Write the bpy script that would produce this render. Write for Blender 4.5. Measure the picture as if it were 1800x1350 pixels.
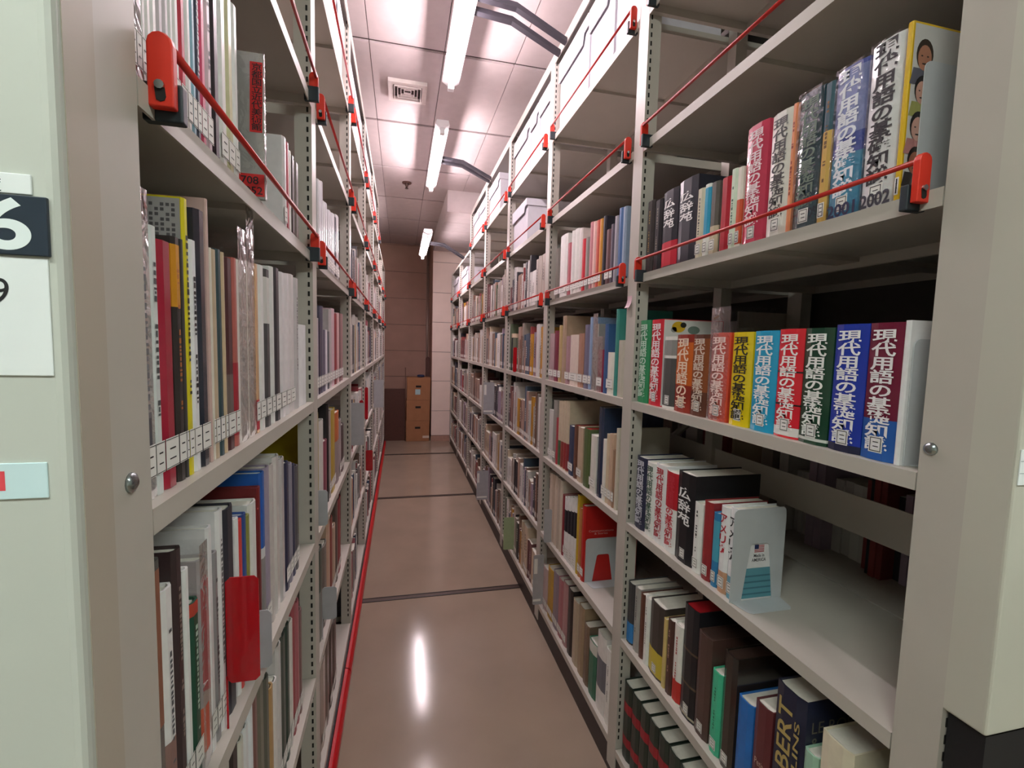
import bpy, math, random
from mathutils import Matrix, Vector
for o in list(bpy.data.objects): bpy.data.objects.remove(o, do_unlink=True)
S = bpy.context.scene
C = S.collection
rnd = random.Random(7)

# ------------------------------------------------------------------ camera, world, exposure
HC = 1.49                                   # camera height above the floor
F = 822.2                                   # focal length in pixels of the 1800 x 1350 frame
YAW, PITCH, ROLL = math.radians(13.418), math.radians(4.612), math.radians(1.486)
fwd = Vector((math.sin(YAW)*math.cos(PITCH), math.cos(YAW)*math.cos(PITCH), -math.sin(PITCH)))
rgt0 = Vector((math.cos(YAW), -math.sin(YAW), 0)); up0 = rgt0.cross(fwd)
rgt = rgt0*math.cos(ROLL) + up0*math.sin(ROLL); upv = -rgt0*math.sin(ROLL) + up0*math.cos(ROLL)
cam = bpy.data.cameras.new('camera'); cam.sensor_fit = 'HORIZONTAL'; cam.sensor_width = 36; cam.lens = 36*F/1800
cam.clip_start = 0.02; cam.clip_end = 60
co = bpy.data.objects.new('camera', cam); C.objects.link(co)
co.matrix_world = Matrix(((rgt.x, upv.x, -fwd.x, 0), (rgt.y, upv.y, -fwd.y, 0), (rgt.z, upv.z, -fwd.z, HC), (0, 0, 0, 1)))
S.camera = co
W = bpy.data.worlds.new('world'); S.world = W; W.use_nodes = True
W.node_tree.nodes['Background'].inputs[0].default_value = (.9, .95, 1, 1)
W.node_tree.nodes['Background'].inputs[1].default_value = 0.02
S.view_settings.view_transform = 'Standard'; S.view_settings.look = 'None'; S.view_settings.gamma = 1
S.view_settings.use_curve_mapping = False; S.view_settings.exposure = 0.0
AISLE_TUBE = 138.0                           # emission of the tubes over the aisle
HALL_TUBE = 122.0                            # emission of the tubes in the hall behind the camera

# ------------------------------------------------------------------ layout constants (metres)
XL, XR, Y1, BW, POST = 0.232, 0.722, 1.366, 0.93, 0.06
LEV = {k: HC + 1.034 - .4*i for i, k in enumerate('ABCDEFG')}
TOPZ = HC + 1.43; CEIL = HC + 1.61; HALF = 0.335; Y0 = 0.446; YEND = Y1 + 6*BW + POST
POSTS = [Y0] + [Y1 + BW*j for j in range(7)]          # near faces of the eight posts
def bay(j): return POSTS[j-1] + POST, POSTS[j]         # clear opening of bay j (1..7)
def y_at(u, z, X):                          # photo column u, height z, plane x = X  ->  y
    k = (u-900)/F; zz = z-HC
    return (k*(X*fwd.x + zz*fwd.z) - (X*rgt.x + zz*rgt.z))/(rgt.y - k*fwd.y)
def z_at(v, y, X):                          # photo row v on the vertical line (X, y)  ->  z
    k = (675-v)/F
    return HC + (k*(X*fwd.x + y*fwd.y) - (X*upv.x + y*upv.y))/(upv.z - k*fwd.z)

def x_at(u, z, y):
    k = (u-900)/F; zz = z-HC
    return (k*(y*fwd.y + zz*fwd.z) - (y*rgt.y + zz*rgt.z))/(rgt.x - k*fwd.x)

# ------------------------------------------------------------------ materials
def lin(c):
    if isinstance(c, str): c = tuple(int(c[i:i+2], 16)/255 for i in (0, 2, 4))
    return tuple(x/12.92 if x <= .04045 else ((x+.055)/1.055)**2.4 for x in c)
MATS = {}
def mat(name, col, rough=.5, metal=0, noise=.06, scale=30, bump=0, emit=0, spec=.5, coat=0):
    if name in MATS: return MATS[name]
    m = bpy.data.materials.new(name); m.use_nodes = True; nt = m.node_tree; N = nt.nodes; L = nt.links
    b = N['Principled BSDF']; c = lin(col)
    b.inputs['Roughness'].default_value = rough; b.inputs['Metallic'].default_value = metal
    b.inputs['Specular IOR Level'].default_value = spec; b.inputs['Coat Weight'].default_value = coat
    if emit:
        b.inputs['Base Color'].default_value = (*c, 1)
        b.inputs['Emission Color'].default_value = (*c, 1); b.inputs['Emission Strength'].default_value = emit
    else:
        tc = N.new('ShaderNodeTexCoord'); n = N.new('ShaderNodeTexNoise'); n.inputs['Scale'].default_value = scale
        n.inputs['Detail'].default_value = 4; L.new(tc.outputs['Object'], n.inputs['Vector'])
        r = N.new('ShaderNodeValToRGB'); L.new(n.outputs['Fac'], r.inputs['Fac'])
        r.color_ramp.elements[0].position = .3; r.color_ramp.elements[1].position = .7
        r.color_ramp.elements[0].color = (*[x*(1-noise) for x in c], 1); r.color_ramp.elements[1].color = (*[min(1, x*(1+noise)) for x in c], 1)
        L.new(r.outputs['Color'], b.inputs['Base Color'])
        if bump:
            bp = N.new('ShaderNodeBump'); bp.inputs['Strength'].default_value = bump; bp.inputs['Distance'].default_value = .002
            L.new(n.outputs['Fac'], bp.inputs['Height']); L.new(bp.outputs['Normal'], b.inputs['Normal'])
    MATS[name] = m; return m
def object_colour(name, rough, coat=0):     # cover material: colour comes from the object's own colour
    m = bpy.data.materials.new(name); m.use_nodes = True; N = m.node_tree.nodes; L = m.node_tree.links
    b = N['Principled BSDF']; b.inputs['Roughness'].default_value = rough; b.inputs['Coat Weight'].default_value = coat
    b.inputs['Coat Roughness'].default_value = .12
    i = N.new('ShaderNodeObjectInfo'); tc = N.new('ShaderNodeTexCoord'); n = N.new('ShaderNodeTexNoise')
    n.inputs['Scale'].default_value = 45; L.new(tc.outputs['Object'], n.inputs['Vector'])
    mr = N.new('ShaderNodeMapRange'); mr.inputs['To Min'].default_value = .86; mr.inputs['To Max'].default_value = 1.1
    L.new(n.outputs['Fac'], mr.inputs['Value'])
    mx = N.new('ShaderNodeVectorMath'); mx.operation = 'SCALE'
    L.new(i.outputs['Color'], mx.inputs[0]); L.new(mr.outputs['Result'], mx.inputs['Scale']); L.new(mx.outputs['Vector'], b.inputs['Base Color'])
    return m
M_cov = object_colour('book_cover_paper', .45, .15); M_gls = object_colour('book_cover_laminated', .22, .6)
m = bpy.data.materials.new('shelved_book_colours'); m.use_nodes = True
a = m.node_tree.nodes.new('ShaderNodeVertexColor'); a.layer_name = 'Col'
m.node_tree.links.new(a.outputs['Color'], m.node_tree.nodes['Principled BSDF'].inputs['Base Color'])
m.node_tree.nodes['Principled BSDF'].inputs['Roughness'].default_value = .45; M_vc = m
def clear(name, gloss, tint=(1, 1, 1)):
    m = bpy.data.materials.new(name); m.use_nodes = True; N = m.node_tree.nodes; L = m.node_tree.links
    N.remove(N['Principled BSDF']); t = N.new('ShaderNodeBsdfTransparent'); t.inputs[0].default_value = (*tint, 1)
    g = N.new('ShaderNodeBsdfGlossy'); g.inputs['Roughness'].default_value = .12
    tc = N.new('ShaderNodeTexCoord'); n = N.new('ShaderNodeTexNoise'); n.inputs['Scale'].default_value = 22; n.inputs['Distortion'].default_value = 1.2
    L.new(tc.outputs['Object'], n.inputs['Vector']); bp = N.new('ShaderNodeBump'); bp.inputs['Strength'].default_value = .8; bp.inputs['Distance'].default_value = .01
    L.new(n.outputs['Fac'], bp.inputs['Height']); L.new(bp.outputs['Normal'], g.inputs['Normal'])
    lw = N.new('ShaderNodeLayerWeight'); lw.inputs['Blend'].default_value = .2; mr = N.new('ShaderNodeMapRange')
    mr.inputs['To Min'].default_value = gloss; mr.inputs['To Max'].default_value = .7
    L.new(lw.outputs['Fresnel'], mr.inputs['Value'])
    x = N.new('ShaderNodeMixShader'); L.new(mr.outputs['Result'], x.inputs[0]); L.new(t.outputs[0], x.inputs[1]); L.new(g.outputs[0], x.inputs[2])
    L.new(x.outputs[0], N['Material Output'].inputs['Surface']); return m
M_clr = clear('clear_plastic', .08)
M_steel = mat('shelf_enamel', 'bdb7ad', .38, noise=.03, scale=8)
M_endL = mat('end_panel_enamel', 'c9ccc3', .45, noise=.02, scale=4)
M_edge = mat('panel_enamel_aisle_tint', 'b5ab9c', .42, noise=.03, scale=6)  # browner than the panel face: aisle light on its edge put into the colour
M_slot = mat('slot_shadow_black', '14110f', .8)
M_black = mat('black_rubber', '17161a', .55)
M_kick = mat('brown_black_kick', '2e2322', .5)
M_red = mat('red_plastic', 'd5301c', .35, noise=.03)
M_rod = mat('red_rod', 'b8241c', .35, noise=.03)
M_bump = mat('red_bumper', 'b50f1a', .3, noise=.04)
M_teal = mat('dark_clamp', '1f2a30', .45)
M_bolt = mat('zinc_bolt', 'aab4b6', .25, 1)
M_grey = mat('grey_bookend_steel', 'c2c6c8', .38, noise=.03)
M_page = mat('paper_pages', 'e4e0d4', .8, noise=.05, scale=90)
M_lab = mat('white_label_paper', 'eceae4', .55, noise=.02)
M_ink = mat('black_ink', '16161a', .6); M_wht = mat('white_ink', 'f0efec', .6)
M_ceil = mat('ceiling_board', 'c4b7b5', .8, noise=.04, scale=14, bump=.1)
M_groove = mat('ceiling_joint', '443a37', .7)
M_floor = mat('floor_linoleum', '948372', .13, noise=.07, scale=3.5)
M_rail = mat('floor_rail_steel', '2a2422', .4, .4)
M_wall_lit = mat('wall_paint_lit', 'e8d4c8', .6, noise=.04, scale=5)  # pier front: wall paint lightened for the lamp light falling on it
M_wall_shade = mat('wall_paint_shaded', 'b08b7a', .6, noise=.05, scale=5)  # same paint darkened: shade of back wall and pier side put into the colour
M_hall = mat('hall_paint', 'd5d3ca', .7)
M_box = mat('white_archive_board', 'd9d6dd', .6, noise=.03)
M_boxg = mat('grey_white_archive_board', 'cfcdd4', .6, noise=.03)
M_carton = mat('brown_carton', '9c6c48', .75, noise=.06, scale=12)
M_dark = mat('dark_hole', '120c0a', .9)
M_brown = mat('dark_brown_board', '4d2c22', .6, noise=.08)
M_tube = mat('aisle_tube_glow', (1, .93, .955), emit=AISLE_TUBE)
M_tubeh = mat('hall_tube_glow', (.955, 1, .975), emit=HALL_TUBE)
M_lamp = mat('lamp_white_enamel', 'f0eeee', .35, noise=.01)
M_arm = mat('black_arm', '26242a', .45)
INK = {}
def ink(h):
    if h not in INK: INK[h] = mat('ink_'+h, h, .5, noise=.02)
    return INK[h]

# ------------------------------------------------------------------ mesh building
class MB:
    def __init__(s): s.v = []; s.f = []; s.m = []; s.c = []
    def quad(s, *p, m=0, c=None):
        n = len(s.v); s.v += [tuple(q) for q in p]; s.f.append(tuple(range(n, n+len(p)))); s.m.append(m); s.c.append(c)
    def box(s, x0, x1, y0, y1, z0, z1, m=0, c=None, top=None):
        n = len(s.v)
        s.v += [(x0, y0, z0), (x1, y0, z0), (x1, y1, z0), (x0, y1, z0), (x0, y0, z1), (x1, y0, z1), (x1, y1, z1), (x0, y1, z1)]
        for k, q in enumerate(((0, 3, 2, 1), (4, 5, 6, 7), (0, 1, 5, 4), (1, 2, 6, 5), (2, 3, 7, 6), (3, 0, 4, 7))):
            s.f.append(tuple(n+i for i in q)); s.m.append(m); s.c.append(top if (k == 1 and top is not None) else c)
        return s
    def prism(s, poly, axis, a, b, m=0):     # polygon in the two other axes, extruded from a to b along axis
        n = len(s.v); k = len(poly)
        put = {'x': lambda p, t: (t, p[0], p[1]), 'y': lambda p, t: (p[0], t, p[1]), 'z': lambda p, t: (p[0], p[1], t)}[axis]
        s.v += [put(p, a) for p in poly] + [put(p, b) for p in poly]
        for i in range(k):
            j = (i+1) % k; s.f.append((n+i, n+j, n+k+j, n+k+i)); s.m.append(m); s.c.append(None)
        s.f.append(tuple(range(n+k-1, n-1, -1))); s.f.append(tuple(range(n+k, n+2*k))); s.m += [m, m]; s.c += [None, None]
        return s
    def tube(s, path, r, seg=10, m=0):
        rings = []
        P = [Vector(p) for p in path]
        for i, p in enumerate(P):
            d = ((P[min(i+1, len(P)-1)] - P[max(i-1, 0)])).normalized()
            a = d.orthogonal().normalized() if abs(d.z) > .95 else d.cross(Vector((0, 0, 1))).normalized()
            b = d.cross(a); rr = r[i] if isinstance(r, (list, tuple)) else r
            rings.append(len(s.v))
            s.v += [tuple(p + a*(rr*math.cos(t*2*math.pi/seg)) + b*(rr*math.sin(t*2*math.pi/seg))) for t in range(seg)]
        for q in range(len(rings)-1):
            for t in range(seg):
                u = (t+1) % seg; s.f.append((rings[q]+t, rings[q]+u, rings[q+1]+u, rings[q+1]+t)); s.m.append(m); s.c.append(None)
        s.f.append(tuple(rings[0]+t for t in range(seg-1, -1, -1))); s.f.append(tuple(rings[-1]+t for t in range(seg))); s.m += [m, m]; s.c += [None, None]
        return s
    def mesh(s, name, mats, off=(0, 0, 0), smooth=False):
        me = bpy.data.meshes.new(name)
        me.from_pydata([(v[0]-off[0], v[1]-off[1], v[2]-off[2]) for v in s.v], [], s.f)
        for x in (mats if isinstance(mats, (list, tuple)) else [mats]): me.materials.append(x)
        me.polygons.foreach_set('material_index', s.m)
        if any(c is not None for c in s.c):
            ca = me.color_attributes.new('Col', 'FLOAT_COLOR', 'CORNER'); d = []
            for f, c in zip(s.f, s.c): d += list((*(c or (.5, .5, .5)), 1))*len(f)
            ca.data.foreach_set('color', d)
        if smooth:
            for p in me.polygons: p.use_smooth = True
        me.update(); return me
ORG = {}
def put(name, me, parent=None, loc=(0, 0, 0), rz=0):
    o = bpy.data.objects.new(name, me); C.objects.link(o); o.location = loc; o.rotation_euler.z = rz
    if parent: o.parent = parent
    return o
def build(mb, name, mats, parent=None, origin=None, smooth=False, bevel=0):
    """mesh given in world coordinates; parents sit unrotated at ORG[parent]"""
    po = ORG.get(parent.name, (0, 0, 0)) if parent else (0, 0, 0)
    if origin is None:
        if parent: origin = po
        else:
            xs = list(zip(*mb.v)); origin = ((min(xs[0])+max(xs[0]))/2, (min(xs[1])+max(xs[1]))/2, min(xs[2]))
    o = put(name, mb.mesh(name, mats, origin, smooth), parent, tuple(origin[i]-po[i] for i in range(3)))
    ORG[o.name] = tuple(origin)
    if bevel:
        b = o.modifiers.new('bevel', 'BEVEL'); b.width = bevel; b.segments = 3; b.limit_method = 'ANGLE'
    return o
def tag(o, label, cat, group=None, kind=None):
    o['label'] = label; o['category'] = cat
    if group: o['group'] = group
    if kind: o['kind'] = kind
    return o
def thing(name, label, cat, loc, group=None):
    o = bpy.data.objects.new(name, None); C.objects.link(o); o.location = loc; o.empty_display_size = .05; ORG[o.name] = tuple(loc)
    return tag(o, label, cat, group)
def structure(o): o['kind'] = 'structure'; return o

# text -> flat mesh pieces, normalised to the unit square
TXT = {}
def glyphs(s, bold=.012, res=3):
    key = (s, bold)
    if key not in TXT:
        cu = bpy.data.curves.new('lettering', 'FONT'); cu.body = s; cu.align_x = 'CENTER'; cu.space_line = .95; cu.offset = bold; cu.resolution_u = 12 if len(s) == 1 else 3
        ob = bpy.data.objects.new('lettering', cu); C.objects.link(ob)
        dg = bpy.context.evaluated_depsgraph_get(); me = bpy.data.meshes.new_from_object(ob.evaluated_get(dg))
        vs = [(v.co.x, v.co.y) for v in me.vertices]; fs = [tuple(p.vertices) for p in me.polygons]
        bpy.data.objects.remove(ob); bpy.data.curves.remove(cu); bpy.data.meshes.remove(me)
        x0 = min(v[0] for v in vs); x1 = max(v[0] for v in vs); y0 = min(v[1] for v in vs); y1 = max(v[1] for v in vs)
        TXT[key] = ([((v[0]-x0)/(x1-x0), (v[1]-y0)/(y1-y0)) for v in vs], fs)
    return TXT[key]
def lettering(s, fn, material, parent, name='lettering', bold=.012):
    """fn maps (0..1, 0..1) to a point in the parent's own coordinates"""
    vs, fs = glyphs(s, bold); me = bpy.data.meshes.new(name); me.from_pydata([fn(*v) for v in vs], [], fs); me.materials.append(material)
    return put(name, me, parent)
def vert(s): return '\n'.join(s)

# ------------------------------------------------------------------ the room
def room():
    fl = structure(build(MB().box(-3.2, 3.6, -3.2, 8.05, -.05, 0), 'floor', M_floor))
    for y in (2.712, 4.555, 6.37):
        r = MB(); r.box(-XL-.4, XR+.4, y-.022, y-.016, 0, .003); r.box(-XL-.4, XR+.4, y+.016, y+.022, 0, .003); r.box(-XL-.4, XR+.4, y-.016, y+.016, 0, .0012, m=1)
        build(r, 'rail', [M_rail, mat('rail_groove', '4a3a33', .5, .3)], fl)
    ce = structure(build(MB().box(-3.2, 3.6, -3.2, 8.05, CEIL+.012, CEIL+.06), 'ceiling', M_groove))
    xs = [-.178 - .401*k for k in (5, 4, 3, 2, 1)] + [-.178 + .401*k for k in range(8)]
    ys = [2.755 + .912*k for k in range(-6, 6)] + [8.0]
    for i in range(len(xs)-1):
        for k in range(len(ys)-1):
            x0, x1, y0, y1 = xs[i]+.002, xs[i+1]-.002, ys[k]+.015, ys[k+1]-.015
            build(MB().box(x0, x1, y0, y1, CEIL, CEIL+.012), 'ceiling_panel', M_ceil, ce, origin=((x0+x1)/2, (y0+y1)/2, CEIL))
    # back wall with its board courses, and the pier to its right; lit and shaded tones of one paint
    wb = structure(build(MB().box(-3.2, 3.6, 7.985, 8.05, 0, CEIL+.05), 'wall_back', M_groove))
    zs = [0, .10] + [HC - .545 + .4275*k for k in range(-2, 6)]
    zs = sorted(z for z in zs if 0 <= z < CEIL) + [CEIL]
    for i in range(len(zs)-1):
        for x0, x1 in ((-1.4, .62),):
            build(MB().box(x0, x1, 7.97, 7.986, zs[i]+.003, zs[i+1]-.003), 'wall_board', M_wall_shade, wb, origin=(x0, 7.97, zs[i]))
    pw = structure(build(MB().box(.464, 1.5, 7.214, 7.985, 0, CEIL-.001), 'wall_pier', M_groove))
    zp = [.09, .472, .93, 1.374, 1.824, 2.265, 2.716, CEIL-.001]
    for i in range(len(zp)-1):
        build(MB().box(.46, 1.5, 7.2, 7.216, zp[i]+.003, zp[i+1]-.003), 'wall_board', M_wall_lit, pw, origin=(.46, 7.2, zp[i]))
        build(MB().box(.456, .466, 7.2165, 7.969, zp[i]+.003, zp[i+1]-.003), 'wall_board', M_wall_shade, pw, origin=(.46, 7.3, zp[i]))  # pier side gets the darker tone as painted shade
    structure(build(MB().box(.452, 1.5, 7.186, 7.2, 0, .088), 'baseboard_pier', mat('baseboard_vinyl', 'a98575', .5)))
    # side walls behind the two units, hall walls behind the camera
    structure(build(MB().box(-3.2, -XL-.70, .36, 7.985, 0, CEIL), 'wall_left', M_hall))
    structure(build(MB().box(XR+.70, 3.6, .36, 7.21, 0, CEIL-.001), 'wall_right', mat('far_side_shade_tone', '4c4642', .8)))  # dark colour put in for the unlit space towards the next shelving
    structure(build(MB().box(-3.2, 3.6, -3.2, -3.1, 0, CEIL), 'wall_front', M_hall))
    structure(build(MB().box(-3.2, -3.1, -3.1, .36, 0, CEIL), 'wall_hall_left', M_hall)); structure(build(MB().box(3.5, 3.6, -3.1, .36, 0, CEIL), 'wall_hall_right', M_hall))
    # lowered soffit over the far bays of the right unit
    so = structure(build(MB().box(.47, 1.42, 5.07, 7.2, HC+1.40, CEIL-.0005), 'trim_soffit', M_groove))
    build(MB().box(.462, 1.42, 5.058, 5.07, HC+1.397, CEIL-.0006), 'soffit_front', M_ceil, so)
    for k in range(5):
        y0 = 5.06 + .43*k
        build(MB().box(.462, 1.42, y0+.004, min(y0+.43, 7.2)-.004, HC+1.388, HC+1.40), 'soffit_board', M_ceil, so)
        build(MB().box(.462, .47, y0+.002, min(y0+.43, 7.2)-.002, HC+1.3975, CEIL-.0006), 'soffit_side', M_ceil, so)
    # ceiling air diffuser and sprinkler
    t = thing('air_diffuser', 'square white ceiling air diffuser with stepped louvres', 'vent', (.03, 3.2, CEIL-.03))
    def ring(w, z0, z1, th):
        b = MB(); 
        for (x0, x1, y0, y1) in ((-w, w, -w, -w+th), (-w, w, w-th, w), (-w, -w+th, -w+th, w-th), (w-th, w, -w+th, w-th)): b.box(.03+x0, .03+x1, 3.2+y0, 3.2+y1, z0, z1)
        return b
    build(ring(.118, CEIL-.022, CEIL, .03), 'frame', mat('vent_enamel', 'd8cdc8', .5), t)
    for k in range(4): build(ring(.083-.02*k, CEIL-.028+.004*k, CEIL-.006, .004), 'louvre', mat('vent_enamel', 'd8cdc8', .5), t)
    build(MB().box(.03-.086, .03+.086, 3.2-.086, 3.2+.086, CEIL-.004, CEIL-.001), 'throat', mat('vent_throat', '554a48', .8), t)
    t = thing('sprinkler_head', 'small dark ceiling sprinkler head', 'sprinkler', (.045, 4.96, CEIL-.06))
    build(MB().tube([(.045, 4.96, CEIL), (.045, 4.96, CEIL-.012)], .045, 16), 'escutcheon', mat('sprinkler_plate', '5d4038', .4), t)
    build(MB().tube([(.045, 4.96, CEIL-.012), (.045, 4.96, CEIL-.035), (.045, 4.96, CEIL-.05), (.045, 4.96, CEIL-.06)], [.02, .014, .008, .02], 12), 'deflector', mat('sprinkler_brass', '4a332c', .4, .5), t)
room()

# ------------------------------------------------------------------ the two shelving units
def slot_mesh(zmax):
    b = MB(); z = .16
    while z < zmax-.03: b.box(-.0025, .0025, -.0006, .0004, z, z+.013); z += .025
    return b.mesh('slots', M_slot)
SLOT_T, SLOT_S = slot_mesh(TOPZ), slot_mesh(LEV['A'])
def unit(side):
    sg = 1 if side == 'R' else -1; X = XR if side == 'R' else -XL
    def bx(b, a0, a1, y0, y1, z0, z1, **k):  # a = depth into the unit
        p, q = sorted((X+sg*a0, X+sg*a1)); b.box(p, q, y0, y1, z0, z1, **k); return b
    name = 'mobile_shelving_unit'
    u = thing(name, 'beige steel mobile shelving carrying the lamp arms' if side == 'R' else 'beige steel mobile shelving with number plate and red floor bumper', 'shelving', (X+sg*HALF, 3.7, 0))
    for j, y in enumerate(POSTS):
        tall = j <= 5; zt = TOPZ if tall else LEV['A']-.001
        if j == 5: zt = TOPZ
        b = MB()
        bx(b, 0, .042, y, y+POST, .03, zt); bx(b, HALF-.02, HALF+.02, y+.01, y+POST-.01, .03, zt); bx(b, 2*HALF-.042, 2*HALF, y, y+POST, .03, zt)
        for z in (.05, zt-.06): bx(b, .042, HALF-.02, y+.018, y+POST-.018, z, z+.05); bx(b, HALF+.02, 2*HALF-.042, y+.018, y+POST-.018, z, z+.05)
        o = build(b, 'upright', M_steel, u, origin=(X, y, .03))
        s = put('slots', SLOT_T if tall else SLOT_S, o, (sg*.010, -.0003, -.03)); s['kind'] = 'stuff'
    # shelves: two trays back to back with a folded lip, stiffening rib underneath
    b = MB(); hw = (BW-POST)/2 - .004
    for a0, a1 in ((0, HALF-.003), (HALF+.003, 2*HALF)):
        p, q = sorted((sg*a0, sg*a1))
        b.box(p, q, -hw, hw, -.003, 0)
        for lo, hi in ((p, p+.003), (q-.003, q)): b.box(lo, hi, -hw, hw, -.026, -.003)
        b.box(p+.003, q-.003, -.03, .03, -.014, -.003)
        for e0, e1 in ((-hw, -hw+.014), (hw-.014, hw)): b.box(p+.003, q-.003, e0, e1, -.026, -.003)
    SH = b.mesh('shelf', M_steel)
    for lv in 'ABCDEFG':
        for j in range(1, 8):
            y0, y1 = bay(j); o = put('shelf', SH, u, (X-ORG[u.name][0], (y0+y1)/2-ORG[u.name][1], LEV[lv]))
            o.scale.y = (y1-y0-.004)/(2*hw)
    for j in range(1, 6):                    # top panels with a deep front lip
        y0, y1 = bay(j); b = MB(); bx(b, 0, 2*HALF, y0+.001, y1-.001, TOPZ-.004, TOPZ); bx(b, 0, .004, y0+.001, y1-.001, TOPZ-.048, TOPZ-.004)
        build(b, 'top_panel', M_steel, u)
    b = MB(); bx(b, .004, 2*HALF-.004, Y0+.03, YEND, .0, .092) if side == 'R' else bx(b, .03, 2*HALF-.03, Y0+.03, YEND, .0, .092)
    build(b, 'kick_base', M_kick, u)
    if side == 'L':                          # red safety bumper along the floor
        for y0, y1 in ((Y0, 2.05), (2.056, YEND)):
            b = MB(); x = X; b.prism([(x-.012, .012), (x+.020, .012), (x+.028, .022), (x+.028, .046), (x+.018, .062), (x+.004, .066), (x-.012, .066)], 'y', y0, y1)
            build(b, 'floor_bumper', M_bump, u, bevel=.004)
        b = MB(); bx(b, -.004, .03, Y0, YEND, .066, .09); build(b, 'bumper_seal', M_black, u)
    # back stop plank and diagonal braces of the open back
    for j, lv in ((1, 'E'), (2, 'E'), (1, 'F')):
        if side == 'R':
            y0, y1 = bay(j); b = MB(); bx(b, HALF-.008, HALF-.004, y0-.03, y1+.03, LEV[lv]+.145, LEV[lv]+.235); build(b, 'back_stop', M_steel, u)
    if side == 'R':
        b = MB(); xx = X+HALF+.006; b.tube([(xx, 1.44, LEV['D']-.03), (xx, 1.80, LEV['E']+.12)], .012, 6); build(b, 'diagonal_brace', M_steel, u)
    # end panel at the near end
    if side == 'L':
        b = MB(); bx(b, 0, 2*HALF, .398, .444, .02, TOPZ); build(b, 'end_panel', M_endL, u, bevel=.007)
        b = MB(); bx(b, -.0008, .02, .409, .4445, .03, TOPZ-.01); build(b, 'panel_edge', M_edge, u)  # thin strip carrying the aisle-light tint
    else:
        b = MB(); bx(b, 0, 2*HALF, .398, .450, HC-.478, TOPZ); build(b, 'end_panel', mat('end_cover_enamel', 'c4c1b4', .42, noise=.02, scale=6), u, bevel=.004)
        b = MB(); bx(b, .008, 2*HALF, .402, .444, .02, HC-.482); build(b, 'end_base', M_black, u)
    y, z = (.4715, HC-.129) if side == 'L' else (.492, HC-.128)
    b = MB(); b.tube([(X, y, z), (X-sg*.0025, y, z), (X-sg*.005, y, z)], [.0092, .0085, .004], 14); build(b, 'bolt', M_bolt, u, smooth=True)
    b = MB(); bx(b, 0, 2*HALF, YEND+.001, YEND+.03, .02, LEV['A']); build(b, 'end_panel', M_edge, u)
    # safety rods with red brackets on the three upper shelves
    for lv in 'ABC':
        for j in range(1, 8):
            if lv == 'A' and j > 5: continue
            y0, y1 = bay(j); z = LEV[lv]; ya, yb = y0+.026, y1-.022; xr = X-sg*.0165
            rod = build(MB().tube([(xr, ya, z+.040), (xr, yb, z+.040)], .0042, 8), 'safety_rod', M_rod, u, origin=(xr, ya, z), smooth=True)
            for yy in (ya, yb):
                x0, x1 = X-sg*.021, X+sg*.001; xc = (x0+x1)/2; w = abs(x1-x0)/2; d = 1 if yy == ya else -1
                poly = [(xc-w, z-.017), (xc+w, z-.017)] + [(xc+w*math.cos(t*math.pi/6), z+.040+w*math.sin(t*math.pi/6)) for t in range(7)]
                b = MB(); b.prism(poly, 'y', yy-.006*d if d > 0 else yy-.004, yy+.004 if d > 0 else yy+.006); build(b, 'rod_bracket', M_red, rod, bevel=.0015)
                b = MB(); yq = yy+.005*d
                b.box(min(x0-.003*sg, X+.011*sg), max(X+.011*sg, x0-.003*sg), min(yq, yq+.012*d), max(yq, yq+.012*d), z-.0262, z+.010); build(b, 'clamp', M_teal, rod, bevel=.002)
                if j <= 2:
                    f = yy-.006*d if d > 0 else yy-.004
                    b = MB(); b.prism([(xc+.0048*math.cos(t*math.pi/4), z-.004+(.004 if math.sin(t*math.pi/4) > 0 else -.004)+.0048*math.sin(t*math.pi/4)) for t in range(8)], 'y', f-.0008, f+.0004); build(b, 'slot', M_slot, rod)
                    b = MB(); b.tube([(xc, f-.003, z+.002), (xc, f, z+.002)], .0042, 10); build(b, 'bolt', M_bolt, rod)
    return u
UR = unit('R'); UL = unit('L')

# ------------------------------------------------------------------ lamps on arms from the right unit, and the hall lamps
def lamp(y0, y1, z, label, arms, xb, zb):
    xc = .263; t = thing('aisle_lamp', label, 'lamp', (xc, (y0+y1)/2, z), 'tube lamps over the aisle')
    b = MB(); b.prism([(xc-.048, z+.026), (xc-.018, z+.006), (xc+.018, z+.006), (xc+.048, z+.026), (xc+.04, z+.055), (xc-.04, z+.055)], 'y', y0, y1); build(b, 'lamp_body', M_lamp, t)
    build(MB().tube([(xc, y0+.05, z-.012), (xc, y1-.05, z-.012)], .0155, 14), 'tube', M_tube, t, smooth=True)
    for yy in (y0+.01, y1-.05): build(MB().box(xc-.017, xc+.017, yy, yy+.04, z-.03, z+.010), 'socket', M_lamp, t, bevel=.004)
    for ya in arms:
        b = MB(); w = .016
        P = [(xc+.03, z+.05), (.485, z+.035), (xb, zb)]
        pts = []
        for (x, zz), dz in zip(P, (.020, .022, .018)): pts.append((x, zz, dz))
        for i in range(2):
            (xa, za, da), (xb2, zb2, db) = pts[i], pts[i+1]
            n = len(b.v)
            b.v += [(xa, ya-w, za-da/2), (xa, ya+w, za-da/2), (xa, ya+w, za+da/2), (xa, ya-w, za+da/2), (xb2, ya-w, zb2-db/2), (xb2, ya+w, zb2-db/2), (xb2, ya+w, zb2+db/2), (xb2, ya-w, zb2+db/2)]
            for q in ((0, 1, 2, 3), (7, 6, 5, 4), (0, 4, 5, 1), (1, 5, 6, 2), (2, 6, 7, 3), (3, 7, 4, 0)): b.f.append(tuple(n+k for k in q)); b.m.append(0); b.c.append(None)
        build(b, 'arm', M_arm, t)
lamp(1.50, 2.80, HC+1.455, 'tube lamp on two black arms above the first inner posts', (2.135, 2.225), XR-.0015, HC+1.385)
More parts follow.
